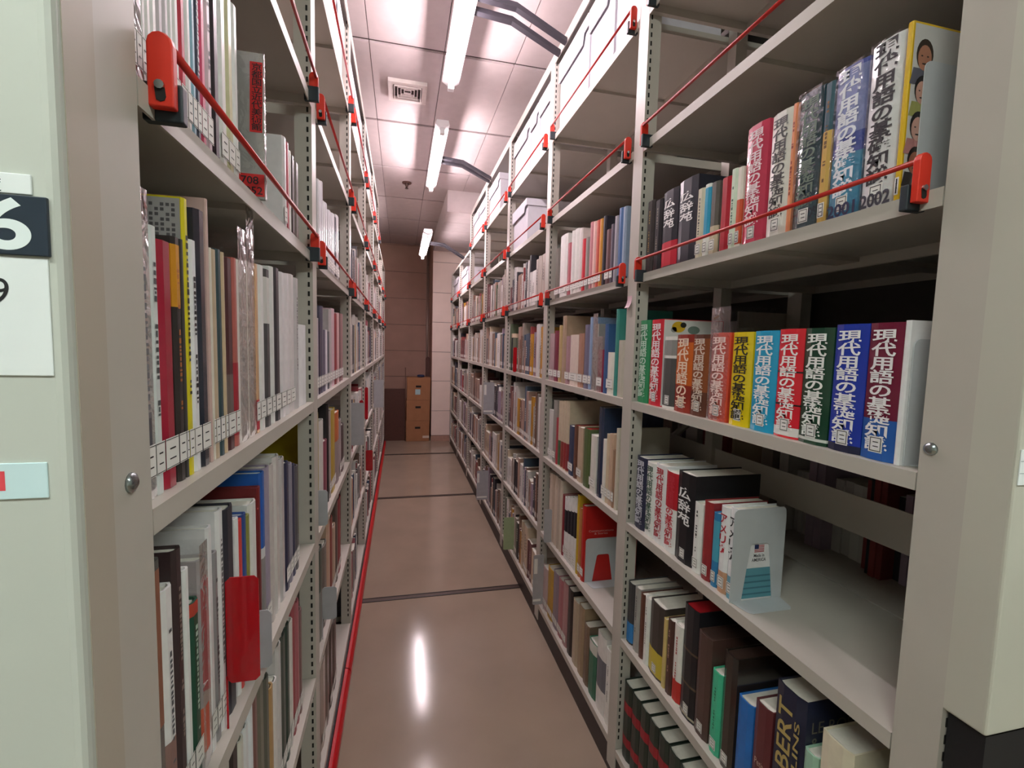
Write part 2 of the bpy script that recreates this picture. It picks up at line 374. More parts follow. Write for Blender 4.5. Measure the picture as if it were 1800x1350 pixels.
lamp(3.315, 4.61, HC+1.455, 'tube lamp on paired black arms beside the ceiling diffuser', (3.955, 4.035), XR-.0015, HC+1.385)
lamp(4.99, 6.32, HC+1.125, 'low tube lamp on black arms beneath the soffit', (5.60, 5.68), XR-.0015, LEV['A']-.008)
for i, x in enumerate((-.75, 1.35)):
    t = thing('hall_lamp', 'long ceiling tube lamp in the hall %s' % ('facing the number plates' if i == 0 else 'facing the plain end panel'), 'lamp', (x, -.7, CEIL-.08))
    build(MB().box(x-.62, x+.62, -.76, -.64, CEIL-.05, CEIL-.0005), 'lamp_body', M_lamp, t, bevel=.006)
    for dy in (-.03, .03): build(MB().tube([(x-.59, -.7+dy, CEIL-.07), (x+.59, -.7+dy, CEIL-.07)], .0155, 12), 'tube', M_tubeh, t, smooth=True)
    for dx in (-.61, .585): build(MB().box(x+dx, x+dx+.025, -.75, -.65, CEIL-.09, CEIL-.05), 'socket', M_lamp, t)

# ------------------------------------------------------------------ books
ORD = ['first', 'second', 'third', 'fourth', 'fifth', 'sixth', 'seventh', 'eighth', 'ninth', 'tenth'] + \
      [str(n)+('st' if n % 10 == 1 and n != 11 else 'nd' if n % 10 == 2 and n != 12 else 'rd' if n % 10 == 3 and n != 13 else 'th') for n in range(11, 60)]
NAMED = {'white': 'e6e3de', 'grey': '9a9690', 'black': '1e1c1e', 'cream': 'd8c8a6', 'red': 'b01c28', 'pink': 'c87f88', 'blue': '1f4fa8', 'light blue': '7fb2cc',
         'navy': '202a48', 'green': '1f6b45', 'yellow': 'd8c01c', 'orange': 'd8681c', 'brown': '6a4030', 'maroon': '561520', 'purple': '5a4670', 'teal': '1f5a66', 'tan': 'b08c62', 'olive': '6e6e44'}
def colname(h):
    c = [int(h[i:i+2], 16) for i in (0, 2, 4)]
    return min(NAMED, key=lambda n: sum((c[i]-int(NAMED[n][2*i:2*i+2], 16))**2 for i in range(3)))
SHELFNAME = {'C': 'lowest red-railed shelf', 'D': 'shelf under red rods', 'E': 'third shelf up', 'F': 'second shelf up', 'G': 'bottom shelf'}
UNITNAME = {'R': 'lamp-arm unit', 'L': 'number-plate unit'}
COUNT = {}; USED = set()
def label_of(side, lv, j, h, t, hgt, first):
    COUNT[(side, lv, j)] = n = COUNT.get((side, lv, j), 0)+1
    a = ('thin ' if t < .012 else 'thick ' if t > .04 else '') + colname(h)
    w = 'end post' if j == 1 else 'first inner post'
    return '%s book, %s from %s, %s, %s' % (a, ORD[n-1], w, SHELFNAME[lv], UNITNAME[side])
def cover_mesh(t, d, h, b):
    c = min(.005, t*.16); B = b
    O = [(d, -t/2), (c, -t/2), (0, -t*.22), (0, t*.22), (c, t/2), (d, t/2)]
    I = [(d, -t/2+B), (c+B, -t/2+B), (B, -t*.22), (B, t*.22), (c+B, t/2-B), (d, t/2-B)]
    m = MB(); n = 6
    m.v = [(x, y, 0) for x, y in O] + [(x, y, h) for x, y in O] + [(x, y, 0) for x, y in I] + [(x, y, h) for x, y in I]
    for i in range(5):
        m.f += [(i, i+6, i+7, i+1), (i+12, i+13, i+19, i+18), (i+6, i+18, i+19, i+7), (i, i+1, i+13, i+12)]
    m.f += [(0, 12, 18, 6), (5, 11, 23, 17)]
    m.m = [0]*len(m.f); m.c = [None]*len(m.f)
    return m
def make_book(side, lv, j, ya, yb, h, col, depth=None, back=.014, label=None, gloss=False, tag_lab=None, title=None, tcol='ffffff', trect=(.07, .95), band=None, sleeve=0, page=None, group=None, dash=None, tb=.02):
    X = XR if side == 'R' else -XL; sg = 1 if side == 'R' else -1
    t = yb-ya-.0006; z = LEV[lv]+.0004; d = depth or min(.30, max(.13, h*.72)); b = min(.0028, t*.18)
    o = put('book', cover_mesh(t, d, h, b).mesh('cover', M_gls if gloss else M_cov), None, (X+sg*back, (ya+yb)/2, z), 0 if side == 'R' else math.pi)
    lc = lin(col); k = 1.22 if min(lc) > .38 else 1.08; o.color = (*[min(.86, q*k) for q in lc], 1)
    lab = label or label_of(side, lv, j, col, t, h, True)
    if label: COUNT[(side, lv, j)] = COUNT.get((side, lv, j), 0)+1
    assert lab not in USED, lab
    USED.add(lab)
    tag(o, lab, 'book', group or ('books on the %s' % UNITNAME[side]))
    pg = put('pages', MB().box(b+min(.005, t*.16)+.0006, d-.003, -t/2+b+.0001, t/2-b-.0001, .002, h-.0035).mesh('pages', page or M_page), o)
    w = t*.8
    if tag_lab == 'square':                  # framed call-number label
        lw, lh, z0 = min(t*.72, .022), .026, .012; m = MB(); x = -.0005
        m.quad((x, lw/2, z0), (x, -lw/2, z0), (x, -lw/2, z0+lh), (x, lw/2, z0+lh)); f = .0012; x -= .0003
        for (p, q, r, s) in ((-lw/2+.002, lw/2-.002, z0+.002, z0+.002+f), (-lw/2+.002, lw/2-.002, z0+lh-.002-f, z0+lh-.002), (-lw/2+.002, -lw/2+.002+f, z0+.002, z0+lh-.002), (lw/2-.002-f, lw/2-.002, z0+.002, z0+lh-.002), (-lw*.2, lw*.2, z0+.016, z0+.0175), (-lw*.22, lw*.18, z0+.009, z0+.0105)):
            m.quad((x, q, r), (x, p, r), (x, p, s), (x, q, s), m=1)
        put('spine_label', m.mesh('spine_label', [M_lab, M_ink]), o)
    elif tag_lab == 'strip':                 # white label with ruled lines, as wide as the spine
        z0, lh = .022, .034; m = MB(); x = -.0005; w2 = t*.48
        m.quad((x, w2, z0), (x, -w2, z0), (x, -w2, z0+lh), (x, w2, z0+lh)); x -= .0003
        for zz, k, e in ((z0+.001, 1, .0008), (z0+lh-.002, 1, .0008), (z0+.021, .45, .0016), (z0+.010, .5, .0014)):
            m.quad((x, w2*k, zz), (x, -w2*k, zz), (x, -w2*k, zz+e), (x, w2*k, zz+e), m=1)
        put('spine_label', m.mesh('spine_label', [M_lab, M_ink]), o)
    if band:                                 # printed or wrapped band(s): (z0, z1, colour) in fractions of the height
        for z0, z1, c in band:
            e = min(.005, t*.16); m = MB(); x = -.0003
            pr = [(e+.004, t/2+.0002), (e, t/2+.0002), (x, t*.22), (x, -t*.22), (e, -t/2-.0002), (e+.004, -t/2-.0002)]
            for k in range(5): m.quad((*pr[k], z0*h), (*pr[k+1], z0*h), (*pr[k+1], z1*h), (*pr[k], z1*h))
            put('printed_band', m.mesh('printed_band', ink(c)), o)
    if title:
        z0, z1 = trect[0]*h, trect[1]*h; s = 1
        if len(title) <= 4:
            n = len(title)
            for k, ch in enumerate(title):
                za = z1-(z1-z0)*(k+.94)/n; lettering(ch, lambda a, c: (-.0007, w/2*.9 - a*w*.9, za+c*(z1-z0)*.88/n), ink(tcol), o, 'title_character', tb)
        else: lettering(vert(title), lambda a, c: (-.0007, w/2*.9 - a*w*.9, z0+c*(z1-z0)), ink(tcol), o, 'title', tb)
    if dash:                                 # lettering too small to read: short strokes
        m = MB(); x = -.0006; zz = .3*h; ww = min(t*.42, .006)
        r = random.Random(int(ya*1e5))
        while zz < .86*h:
            e = r.uniform(.002, .007); k = r.uniform(.5, 1); m.quad((x, ww*k/2, zz), (x, -ww*k/2, zz), (x, -ww*k/2, zz+e), (x, ww*k/2, zz+e)); zz += e+r.uniform(.0015, .004)
            if r.random() < .12: zz += .02
        put('title', m.mesh('title', ink(dash)), o)['kind'] = 'stuff'
    if sleeve:                               # clear plastic jacket standing above the book
        m = MB(); e = .00025; z1 = h+sleeve
        for yy in (-t/2-e, t/2+e): m.quad((-e, yy, .001), (d*.8, yy, .001), (d*.8, yy, z1), (-e, yy, z1))
        m.quad((-e, -t/2-e, .001), (-e, t/2+e, .001), (-e, t/2+e, z1), (-e, -t/2-e, z1)); put('plastic_jacket', m.mesh('plastic_jacket', M_clr), o)
    return o
def row(side, lv, j, items, ox, oy, sc, back=.014, zref=0, start=None, stop=None):
    """items: (zx left, zx right, zy top, colour, options) read off a zoomed crop of the photograph"""
    X = (XR+back) if side == 'R' else (-XL-back); out = []
    for it in items:
        a, b, top, col = it[:4]; op = dict(it[4]) if len(it) > 4 else {}
        ys = sorted(y_at(ox+q/sc, LEV[lv]+zref, X) for q in (a, b)); 
        h = op.pop('h', None) or max(.1, min(.345, z_at(oy+top/sc, (ys[0]+ys[1])/2, X)-LEV[lv]))
        out.append([ys[0], ys[1], h, col, op])
    out.sort(key=lambda r: r[0]); lo = start if start is not None else bay(j)[0]+.004; hi = stop if stop is not None else bay(j)[1]-.004
    res = []
    for r in out:
        y0 = max(r[0], lo); y1 = min(r[1], hi)
        if y1-y0 < .0035: y1 = y0+.0035
        if y1 > hi: continue
        res.append(make_book(side, lv, j, y0, y1, r[2], r[3], back=r[4].pop('back', back), **r[4])); lo = y1+.0004
    return res, lo
GEN = '現代用語の基礎知識'; KOJ = '広辞苑'
sq = {'tag_lab': 'square'}
# --- lamp-arm unit, first bay -------------------------------------------------------------
rC, _ = row('R', 'C', 1, [
 (128, 160, 885, '2a2422', dict(dash='a08850')), (162, 194, 880, '1c1a1e', dict(dash='8a8478')),
 (197, 262, 835, '22222a', dict(title=KOJ, tcol='f2f0ee', trect=(.5, .9), band=[(.03, .34, 'c01c30')], label='black dictionary with red paper wrapper below its white three-character title')),
 (265, 345, 785, '20232c', dict(title=KOJ, tcol='f2f0ee', trect=(.48, .86), depth=.2, label='large plain black dictionary on the red-railed shelf, white three-character title')),
 (346, 378, 830, 'c8c0a8', dict(dash='404040', tag_lab='square')), (378, 405, 810, 'dcdcd4', dict(band=[(.3, .95, '2f9cc0')], tag_lab='square')), (405, 440, 800, '5a5650', dict(band=[(.02, .4, 'c8b89c')], tag_lab='square')),
 (450, 490, 780, 'a81c2c', {}), (492, 520, 742, 'c8d4c0', dict(dash='406050', tag_lab='square')), (520, 545, 735, 'd8cfc4', dict(band=[(.05, .6, 'c8502c')], tag_lab='square')),
 (550, 640, 545, 'c04058', dict(title=GEN, tcol='f0d8dc', trect=(.16, .95), gloss=True, tag_lab='square', label='pink-red yearbook with pale title on the red-railed shelf')),
 (655, 745, 490, 'd8d4cc', dict(title=GEN, tcol='2a2a28', trect=(.16, .95), gloss=True, tag_lab='square', label='white yearbook with black title between pink-red and orange spines')),
 (746, 766, 455, 'd88458', dict(dash='8a3018')),
 (770, 880, 400, '2c4650', dict(title=GEN, tcol='5a6e60', trect=(.16, .95), gloss=True, sleeve=.004, tag_lab='square', label='dark teal yearbook in clear plastic on the red-railed shelf')),
 (881, 921, 362, '1c4854', dict(band=[(.0, .66, 'cba24e')], dash='6a4a20', tag_lab='square', label='teal yearbook supplement with ochre lower spine')),
 (926, 1060, 285, '49569c', dict(title=GEN, tcol='e8eaf2', trect=(.15, .98), gloss=True, band=[(.02, .42, '3a86a8'), (.55, .97, '8088b8')], tag_lab='square', sleeve=.003, label='blue and white yearbook dated 2001', tb=.03)),
 (1070, 1215, 170, 'dcdce2', dict(title=GEN, tcol='17171b', trect=(.15, .99), gloss=True, tag_lab='square', sleeve=.003, label='white yearbook with heavy black title dated 2002', tb=.03)),
 (1220, 1246, 97, 'd8b020', dict(gloss=True, tag_lab='square', depth=.19, label='yellow-spined yearbook with portrait photographs on its white cover'))], 1080, 0, 2.5)
for bk, s, c in ((rC[2], '2001', '20244a'), (rC[1], '2002', '3c3c48')):
    w = bk.dimensions.y if bk.dimensions.y else .05
    w = max(v.co.y for v in bk.data.vertices)*2*.92
    lettering(s, lambda a, q, w=w: (-.0009, w/2-a*w, .004+q*.022), ink(c), bk, 'title', .03)
# portraits on the cover of the yellow-spined yearbook (the face towards the end post)
bk = rC[0]; yf = min(v.co.y for v in bk.data.vertices)-.0006; hb = max(v.co.z for v in bk.data.vertices)
cv = MB(); cv.quad((.004, yf+.0003, .003), (.186, yf+.0003, .003), (.186, yf+.0003, hb-.003), (.004, yf+.0003, hb-.003)); put('cover_print', cv.mesh('cover_print', ink('c9c7c2')), bk)
def disc(m, x, z, rx, rz, mi, dy): m.quad(*[(x+rx*math.cos(t*math.pi/9), yf-dy, z+rz*math.sin(t*math.pi/9)) for t in range(18)], m=mi)
for i, (x, z, r, hair, skin, cloth) in enumerate(((.026, .215, .020, '3a3028', 'a8745c', '5a5a66'), (.058, .182, .018, '241c1a', '8a5a46', '3a2824'), (.026, .165, .018, '1c1818', 'c09484', '9a9a5a'), (.098, .160, .019, '1a1616', 'a07868', '2c2c34'),
    (.024, .112, .019, '1e1a1c', 'c49a8c', 'b07a78'), (.024, .062, .018, '241c18', '945e48', '34302e'), (.030, .024, .016, '4a4644', '9a6a58', '2c3450'), (.075, .115, .02, '2a2422', 'b48a74', '4a3a52'), (.085, .05, .02, '1c1a1c', 'a87c66', '5e3c3a'), (.135, .09, .02, '2c2624', 'b08a78', '3c4a3e'))):
    m = MB(); e = .0001*i
    m.quad((x-r*1.25, yf-e, max(.004, z-r*2.1)), (x+r*1.25, yf-e, max(.004, z-r*2.1)), (x+r*1.0, yf-e, z-r*.9), (x-r*1.0, yf-e, z-r*.9), m=2)
    disc(m, x, z+r*.12, r*.82, r*1.12, 0, e+.0001); disc(m, x, z-r*.12, r*.66, r*.92, 1, e+.0002)
    disc(m, x-r*.28, z, r*.1, r*.06, 0, e+.0003); disc(m, x+r*.28, z, r*.1, r*.06, 0, e+.0003); disc(m, x, z-r*.55, r*.24, r*.06, 0, e+.0003)
    put('printed_portrait', m.mesh('printed_portrait', [ink(hair), ink(skin), ink(cloth)]), bk)
rD, loD = row('R', 'D', 1, [
 (112, 165, 250, '2f8a5a', dict(title=GEN, tcol='cfe6d6', label='green yearbook beside the slotted post, pale title')),
 (172, 236, 245, 'c82434', dict(title=GEN, tcol='f4ecec', tag_lab='square', depth=.2, label='red yearbook with white title and white picture cover next to the green one')),
 (242, 304, 335, 'd4d2cc', dict(band=[(.04, .7, '4a4a48'), (.74, .95, '8a8a86')], tag_lab='square', label='white and dark grey paperback in the yearbook row')),
 (306, 388, 325, '8e2a1c', dict(title=GEN[:6], tcol='f0d8c0', band=[(.35, .9, 'c8601c')], tag_lab='square', label='dark red and orange yearbook with pale title')),
 (389, 470, 325, '5a3020', dict(title=GEN, tcol='d8c8b8', band=[(.3, .95, '8a4a24')], tag_lab='square', label='brown yearbook with orange band and pale title')),
 (482, 580, 315, 'e0503c', dict(title=GEN, tcol='f4d8d0', gloss=True, tag_lab='square', sleeve=.06, label='salmon red yearbook in a tall clear plastic bag')),
 (592, 695, 312, 'e2c81a', dict(title=GEN, tcol='2a2614', gloss=True, tag_lab='square', label='bright yellow yearbook with black title')),
 (703, 825, 305, '1f9cc8', dict(title=GEN, tcol='f0f6f8', gloss=True, tag_lab='square', label='sky blue yearbook with white title')),
 (827, 955, 295, 'd4202e', dict(title=GEN, tcol='fbf4f2', gloss=True, tag_lab='square', band=[(.02, .10, 'e8e4e0'), (.30, .315, '1c1416'), (.60, .615, '1c1416')], label='scarlet yearbook with thin black bars behind its white title')),
 (957, 1105, 290, '17402c', dict(title=GEN, tcol='f0f2ee', gloss=True, tag_lab='square', band=[(.03, .055, 'd0d4cc')], label='dark green yearbook with white title')),
 (1112, 1280, 270, '1c35a0', dict(title=GEN, tcol='f4f4f8', gloss=True, tag_lab='square', band=[(.0, .06, '161a38')], label='royal blue yearbook with white title')),
 (1283, 1462, 262, '6a1230', dict(title=GEN, tcol='f4f0f2', gloss=True, tag_lab='square', band=[(.0, .30, '1c56a4')], label='maroon yearbook with blue lower spine and white title')),
 (1466, 1498, 250, 'e2e4ea', dict(depth=.22, label='white slipcase between the maroon yearbook and grey bookend'))], 1080, 480, 3)
row('R', 'E', 1, [
 (75, 114, 100, '2c3048', dict(title=GEN, tcol='d8dae2', label='navy yearbook with white title, third shelf up')), (115, 148, 122, 'dcdcd6', dict(title=GEN, tcol='3a5a48', label='white yearbook with green title, third shelf up')),
 (150, 190, 130, 'e4e0dc', dict(title=GEN, tcol='b01c30', label='white yearbook with red title, third shelf up')), (191, 235, 160, 'e4dcd8', dict(title=GEN, tcol='c03040', band=[(.55, 1, 'b8202c')], label='yearbook with red upper spine, third shelf up')),
 (236, 302, 165, '141418', dict(title=KOJ, tcol='f2f2f0', trect=(.42, .85), tag_lab='square', depth=.2, label='big black dictionary with white title between yearbooks and small books')),
 (304, 336, 285, 'e0ddd6', dict(dash='30302c', tag_lab='square')), (340, 375, 280, '8c2428', dict(tag_lab='square', depth=.16)), (380, 404, 325, '2a78a8', dict(band=[(.35, .9, '48a0b8')], tag_lab='square')),
 (405, 440, 300, 'e4e0dc', dict(title='アメリカ', tcol='b02030', trect=(.45, .92), band=[(.0, .25, 'c89878')], tag_lab='square', depth=.128, label='white paperback with red four-character title, third shelf up')), (442, 474, 305, 'e6e4e0', dict(title='アメリカ', tcol='1c1c22', trect=(.42, .9), band=[(.0, .25, '6ea4b8')], tag_lab='square', depth=.124, label='white paperback with black title leaning on the arched bookend'))], 1080, 760, 2.288)
rF, _ = row('R', 'F', 1, [
 (42, 65, 605, '3a3a3c', dict(band=[(.03, .35, '2f7fc0')])), (68, 90, 625, '9c9a94', dict(dash='505050')), (92, 107, 650, '5a3428', {}), (108, 128, 665, 'e0dcd4', dict(dash='60504c')),
 (130, 182, 690, '3c3430', dict(band=[(.03, .36, 'c8b43c')], tag_lab='square', label='dark dictionary with yellow lower wrapper, second shelf up')), (183, 196, 750, 'c8b070', {}), (197, 220, 755, '4c2e28', dict(dash='c0a088')), (222, 254, 775, 'e0d8d0', dict(band=[(.03, .3, 'c03028')], dash='b02c20')),
 (256, 310, 705, '17171c', dict(band=[(.02, .04, 'b0a890'), (.3, .32, '5a4a38'), (.6, .62, '5a4a38')], page=mat('red_page_edge', 'b01420', .6), tag_lab='square', depth=.24, label='black volume with red page edges, second shelf up')),
 (312, 365, 815, '4a342e', dict(depth=.24, tag_lab='square', page=mat('brown_slipcase', '42302a', .5), label='tall brown leather volume beside the mint green book')), (371, 410, 965, '3fb58c', dict(dash='1c6a50', tag_lab='square', label='mint green book, second shelf up')),
 (412, 462, 895, '2c2420', dict(depth=.23, gloss=True, page=mat('brown_slipcase', '42302a', .5), tag_lab='square', label='glossy dark brown volume, second shelf up')),
 (472, 530, 1080, '1f66b0', dict(tag_lab='square', label='blue cloth dictionary, second shelf up')), (535, 600, 1100, '5a2428', dict(label='maroon cloth dictionary beside the navy bilingual one')),
 (608, 720, 1040, '1a1f36', dict(depth=.23, label='thick navy bilingual dictionary with gold capitals on spine')),
 (722, 775, 1290, '9ac0a8', dict(label='small pale green book beside the navy dictionary')), (780, 900, 1245, 'd4ccb4', dict(label='thick cream-coloured volume nearest the end post, second shelf up'))], 1080, 760, 2.288)
bk = rF[2]; hw = max(v.co.y for v in bk.data.vertices); hb = max(v.co.z for v in bk.data.vertices); yf = -hw-.0004
lettering('ROBERT', lambda a, q: (-.0006, -hw*.25+q*hw*.95, .06+a*(hb-.085)), ink('b09a5c'), bk, 'title')
lettering('COLLINS', lambda a, q: (-.0006, -hw*.75+q*hw*.35, .07+a*(hb-.12)), ink('b09a5c'), bk, 'title')
lettering('LE ROBERT\n& COLLINS', lambda a, q: (.018+a*.15, yf, hb-.095+q*.055), ink('6e6a58'), bk, 'cover_title', .0)
lettering('Petit', lambda a, q, b=rF[3]: (-.0006, .012-a*.024, .10+q*.014), ink('c8b0a0'), rF[3], 'title', 0)
# set of dark green volumes on the bottom shelf
y = bay(1)[1]-.012
for k in range(9):
    make_book('R', 'G', 1, y-.052, y, .262, '1c2a22', depth=.2, band=[(.62, .75, '9a1c28'), (.18, .30, '9a1c28')], label='dark green red-banded encyclopedia volume, %s from the slotted post, bottom shelf' % ORD[k], group='dark green encyclopedia set'); y -= .0535
# --- lamp-arm unit, second bay ------------------------------------------------------------
st = {'tag_lab': 'strip'}
row('R', 'C', 2, [(395, 425, 240, '6e6a62', st), (427, 480, 140, 'dcd8d4', st), (484, 508, 200, 'b06068', st), (510, 530, 110, 'd8d4d0', st), (532, 562, 95, 'dcd8d2', st), (565, 588, 90, 'd4ccc8', st), (589, 612, 170, 'c8303c', st), (613, 640, 160, '8a8680', st), (644, 666, 45, 'c8868c', st), (667, 690, 40, 'd8b0a8', st), (691, 714, 30, 'c85848', st), (715, 736, 20, 'd09038', st), (740, 760, 0, '2c2830', {}), (764, 796, 100, '6a4a4c', st), (799, 822, 60, '58505e', st), (824, 850, 0, '9c98a0', {}), (853, 882, -60, '4a6a98', {}), (884, 910, -70, '8a9ab0', {})], 880, 380, 4.22)
row('R', 'D', 2, [(350, 384, 870, 'b09498', st), (386, 414, 850, '7a2c40', st), (418, 440, 810, 'b8a070', st), (441, 470, 740, 'a89078', dict(depth=.24)), (471, 500, 890, 'a8848a', st), (501, 560, 880, 'd0c0b4', st), (561, 600, 870, 'a87c68', st), (604, 640, 805, '6e6a80', dict(tag_lab='strip', depth=.2)), (641, 664, 750, '8aa0c0', st), (668, 702, 800, 'b0a8a0', dict(sleeve=.04)), (705, 745, 990, 'a02c44', dict(sleeve=.05, tag_lab='strip')), (750, 775, 800, '3a5a88', {}), (777, 825, 1010, 'd8d4c8', st), (828, 850, 690, '3f8a80', dict(depth=.21, label='tall teal picture book behind the pink sticky note')), (852, 905, 920, 'b8b4a4', dict(depth=.16))], 880, 380, 4.22)
row('R', 'E', 2, [(346, 374, 170, 'c8c6c2', st), (376, 400, 100, '98948e', st), (401, 414, 230, 'a83844', {})] + [(415+19*k, 433+19*k, 105, 'c8b8a0', dict(band=[(.02, .4, c)])) for k, c in enumerate(('4a6a48', '8a3c34', '9a3434', '8a3034'))] +
    [(494, 528, 290, '34405c', st), (529, 553, 285, '6a4434', dict(page=mat('red_page_edge', 'b01420', .6))), (556, 592, 300, 'c0a890', st), (600, 642, 310, '56663c', dict(page=mat('red_page_edge', 'b01420', .6))), (650, 692, 360, 'd4d0c8', st), (700, 738, 140, '2c3850', dict(depth=.25, gloss=True)), (740, 762, 390, 'd8d4cc', st), (765, 784, 350, 'd0bca0', st), (785, 810, 350, 'c8a890', st), (812, 830, 470, '9a7860', st), (832, 850, 310, 'c0b8a8', dict(depth=.2))], 880, 680, 4.22)
row('R', 'F', 2, [(347, 365, 640, 'c8b8a8', {}), (366, 384, 650, 'c4b09c', {}), (385, 403, 660, 'c8b8a8', {}), (404, 422, 670, 'c0b0a0', {}), (423, 441, 690, 'c8bcac', dict(depth=.25)), (444, 456, 800, '8a3038', {})] +
    [(458+22*k, 479+22*k, 820, 'dad8d6', dict(band=[(.45, .8, '24222a')], tag_lab='strip')) for k in range(4)] + [(548, 562, 750, 'c8a830', dict(depth=.26)), (563, 580, 900, 'b87c48', st), (582, 606, 880, 'b8201c', dict(depth=.24, tag_lab='strip', label='red art book whose cover faces the bookend, second shelf up'))], 880, 680, 4.22)
row('R', 'G', 2, [(243, 268, 160, 'c0a8a4', st), (270, 300, 165, 'b89030', st), (301, 330, 190, '8a7c88', st), (331, 356, 230, 'a86a70', st), (357, 382, 250, 'b08484', st), (386, 412, 290, '241c1c', dict(depth=.2)), (414, 446, 360, 'b0a088', {}), (447, 478, 390, '9a8468', dict(depth=.21)), (480, 508, 500, '6e5a48', {}), (510, 552, 600, '2a6a50', dict(depth=.17, band=[(.8, 1, 'd8d4cc')])), (555, 604, 560, 'd4d0cc', dict(band=[(.3, .7, '6a6a72')])), (606, 640, 650, 'd8d6d0', dict(dash='404048'))], 880, 950, 3.376)
# --- number-plate unit, first bay ---------------------------------------------------------
sd = dict(tag_lab='strip', dash='6a6a6c'); gl = dict(tag_lab='strip', gloss=True)
row('L', 'C', 1, [(28, 78, 0, 'c8c6c4', dict(h=.30, sleeve=.01, gloss=True, tag_lab='strip')), (80, 130, 0, 'a8a6a6', dict(h=.30, sleeve=.01, gloss=True, tag_lab='strip')), (132, 180, 0, 'd0cecc', dict(h=.31, gloss=True, tag_lab='strip')), (182, 230, 0, 'd6d4d2', dict(h=.30, gloss=True, tag_lab='strip')), (232, 290, 0, 'dcdad8', dict(h=.31, gloss=True)), (292, 350, 0, 'b8b0b4', dict(h=.30)), (352, 400, 0, 'c0b8bc', dict(h=.30, band=[(.55, .75, '5a5860')], tag_lab='strip')), (402, 440, 0, 'd4d2d0', dict(h=.30, tag_lab='strip')), (442, 495, 0, 'd8d6d4', dict(h=.30, band=[(.6, .75, '3c3c40')], tag_lab='strip')), (500, 556, 0, 'b83848', dict(h=.30, tag_lab='strip')), (560, 604, 0, 'd8d4d4', dict(h=.30, tag_lab='strip')), (607, 645, 0, '8ab0c0', dict(h=.30, tag_lab='strip')), (648, 686, 0, '3c4050', dict(h=.30, tag_lab='strip', dash='c0c0c8')), (688, 740, 0, 'c84868', dict(h=.30, tag_lab='strip')), (743, 795, 0, 'c8b0b8', dict(h=.30, dash='1c181c', tag_lab='strip')), (800, 868, 0, '241c22', dict(h=.30)), (870, 936, 0, 'dad8d6', dict(h=.293, tag_lab='strip')), (938, 996, 0, 'c8c49c', dict(h=.29, tag_lab='strip')), (998, 1040, 60, 'dcdad8', st), (1044, 1100, 420, '3a3438', dict(gloss=True, tag_lab='strip', h=.24, back=.03)), (1102, 1128, 330, 'b8747e', dict(h=.25, sleeve=.01, back=.04)), (1131, 1147, 520, '9a9894', dict(h=.232, back=-.009, depth=.19, gloss=True, sleeve=.004, label='grey booklet with red paper labels jutting out behind the red rod')), (1450, 1478, 980, 'c8c4c4', dict(tag_lab='strip', h=.2)), (1480, 1500, 1010, 'b85860', dict(h=.2)), (1502, 1516, 1080, 'dcd8d4', dict(h=.19)), (1520, 1550, 1130, '4c4440', dict(h=.19)), (1553, 1590, 1160, '6a625c', dict(h=.19))], 220, 0, 5.19, zref=.1)
row('L', 'D', 1, [(85, 150, -640, 'cfcdcc', dict(dash='8a8a8a', band=[(.16, .32, '4a4a50')], tag_lab='strip', gloss=True, sleeve=.05, h=.28)), (152, 224, -640, 'd2d0d0', dict(dash='707074', band=[(.16, .32, '4c4c52')], tag_lab='strip', gloss=True, h=.28, sleeve=.03)), (226, 288, -620, 'c8ccca', dict(dash='4a4c4e', tag_lab='strip', h=.278)), (290, 384, -457, 'a02438', dict(tag_lab='strip', gloss=True, label='crimson volume in clear wrap just under the red rods')), (386, 436, -484, '2e2826', dict(band=[(.72, .97, 'c88818')], dash='b06830', tag_lab='strip', label='black patterned catalogue with orange top')), (437, 455, -470, '3e3a38', st),
 (457, 492, -754, 'd6c61e', dict(dash='2a2810', tag_lab='strip', depth=.24, label='tall bright yellow slim catalogue with dotted cover')), (494, 543, -464, 'd8d8da', dict(dash='1c1c20', tag_lab='strip')), (546, 604, -671, '2c2e38', dict(gloss=True, tag_lab='strip', depth=.23)), (606, 624, -780, 'c8a8a0', dict(depth=.22)), (626, 640, -412, 'ccc6ba', st), (642, 670, -400, 'bca68c', st), (673, 703, -400, '33484e', st), (706, 725, -380, 'c8b090', st), (727, 778, -340, '4c2a2c', dict(tag_lab='strip', band=[(.1, .4, '6a5a56')])), (780, 806, -340, 'b06058', dict(tag_lab='strip', band=[(.06, .45, 'a82c38')])), (812, 866, -320, 'dad6d2', dict(gloss=True, sleeve=.05)), (870, 920, -310, 'd4ccc4', dict(gloss=True, sleeve=.1)), (922, 948, -300, 'd4a880', dict(gloss=True, band=[(.02, .2, 'b8303c')], tag_lab='strip')), (951, 988, -290, 'd8d6d4', st), (991, 1028, -260, '4a484a', dict(tag_lab='strip', band=[(.66, .95, 'd0ccc8')])), (1031, 1054, -280, 'd0cecc', st), (1057, 1093, -270, '3c3a3e', st), (1096, 1128, -240, 'd4ced0', st), (1131, 1158, -230, 'd8d0d2', st), (1160, 1190, -225, 'd0c8c8', st), (1193, 1220, -200, 'b8b4b4', dict(dash='3a3a3c')), (1226, 1276, 125, 'dedade', dict(depth=.2, label='short white card file against the slotted post, number-plate unit'))], 220, 540, 3.97)
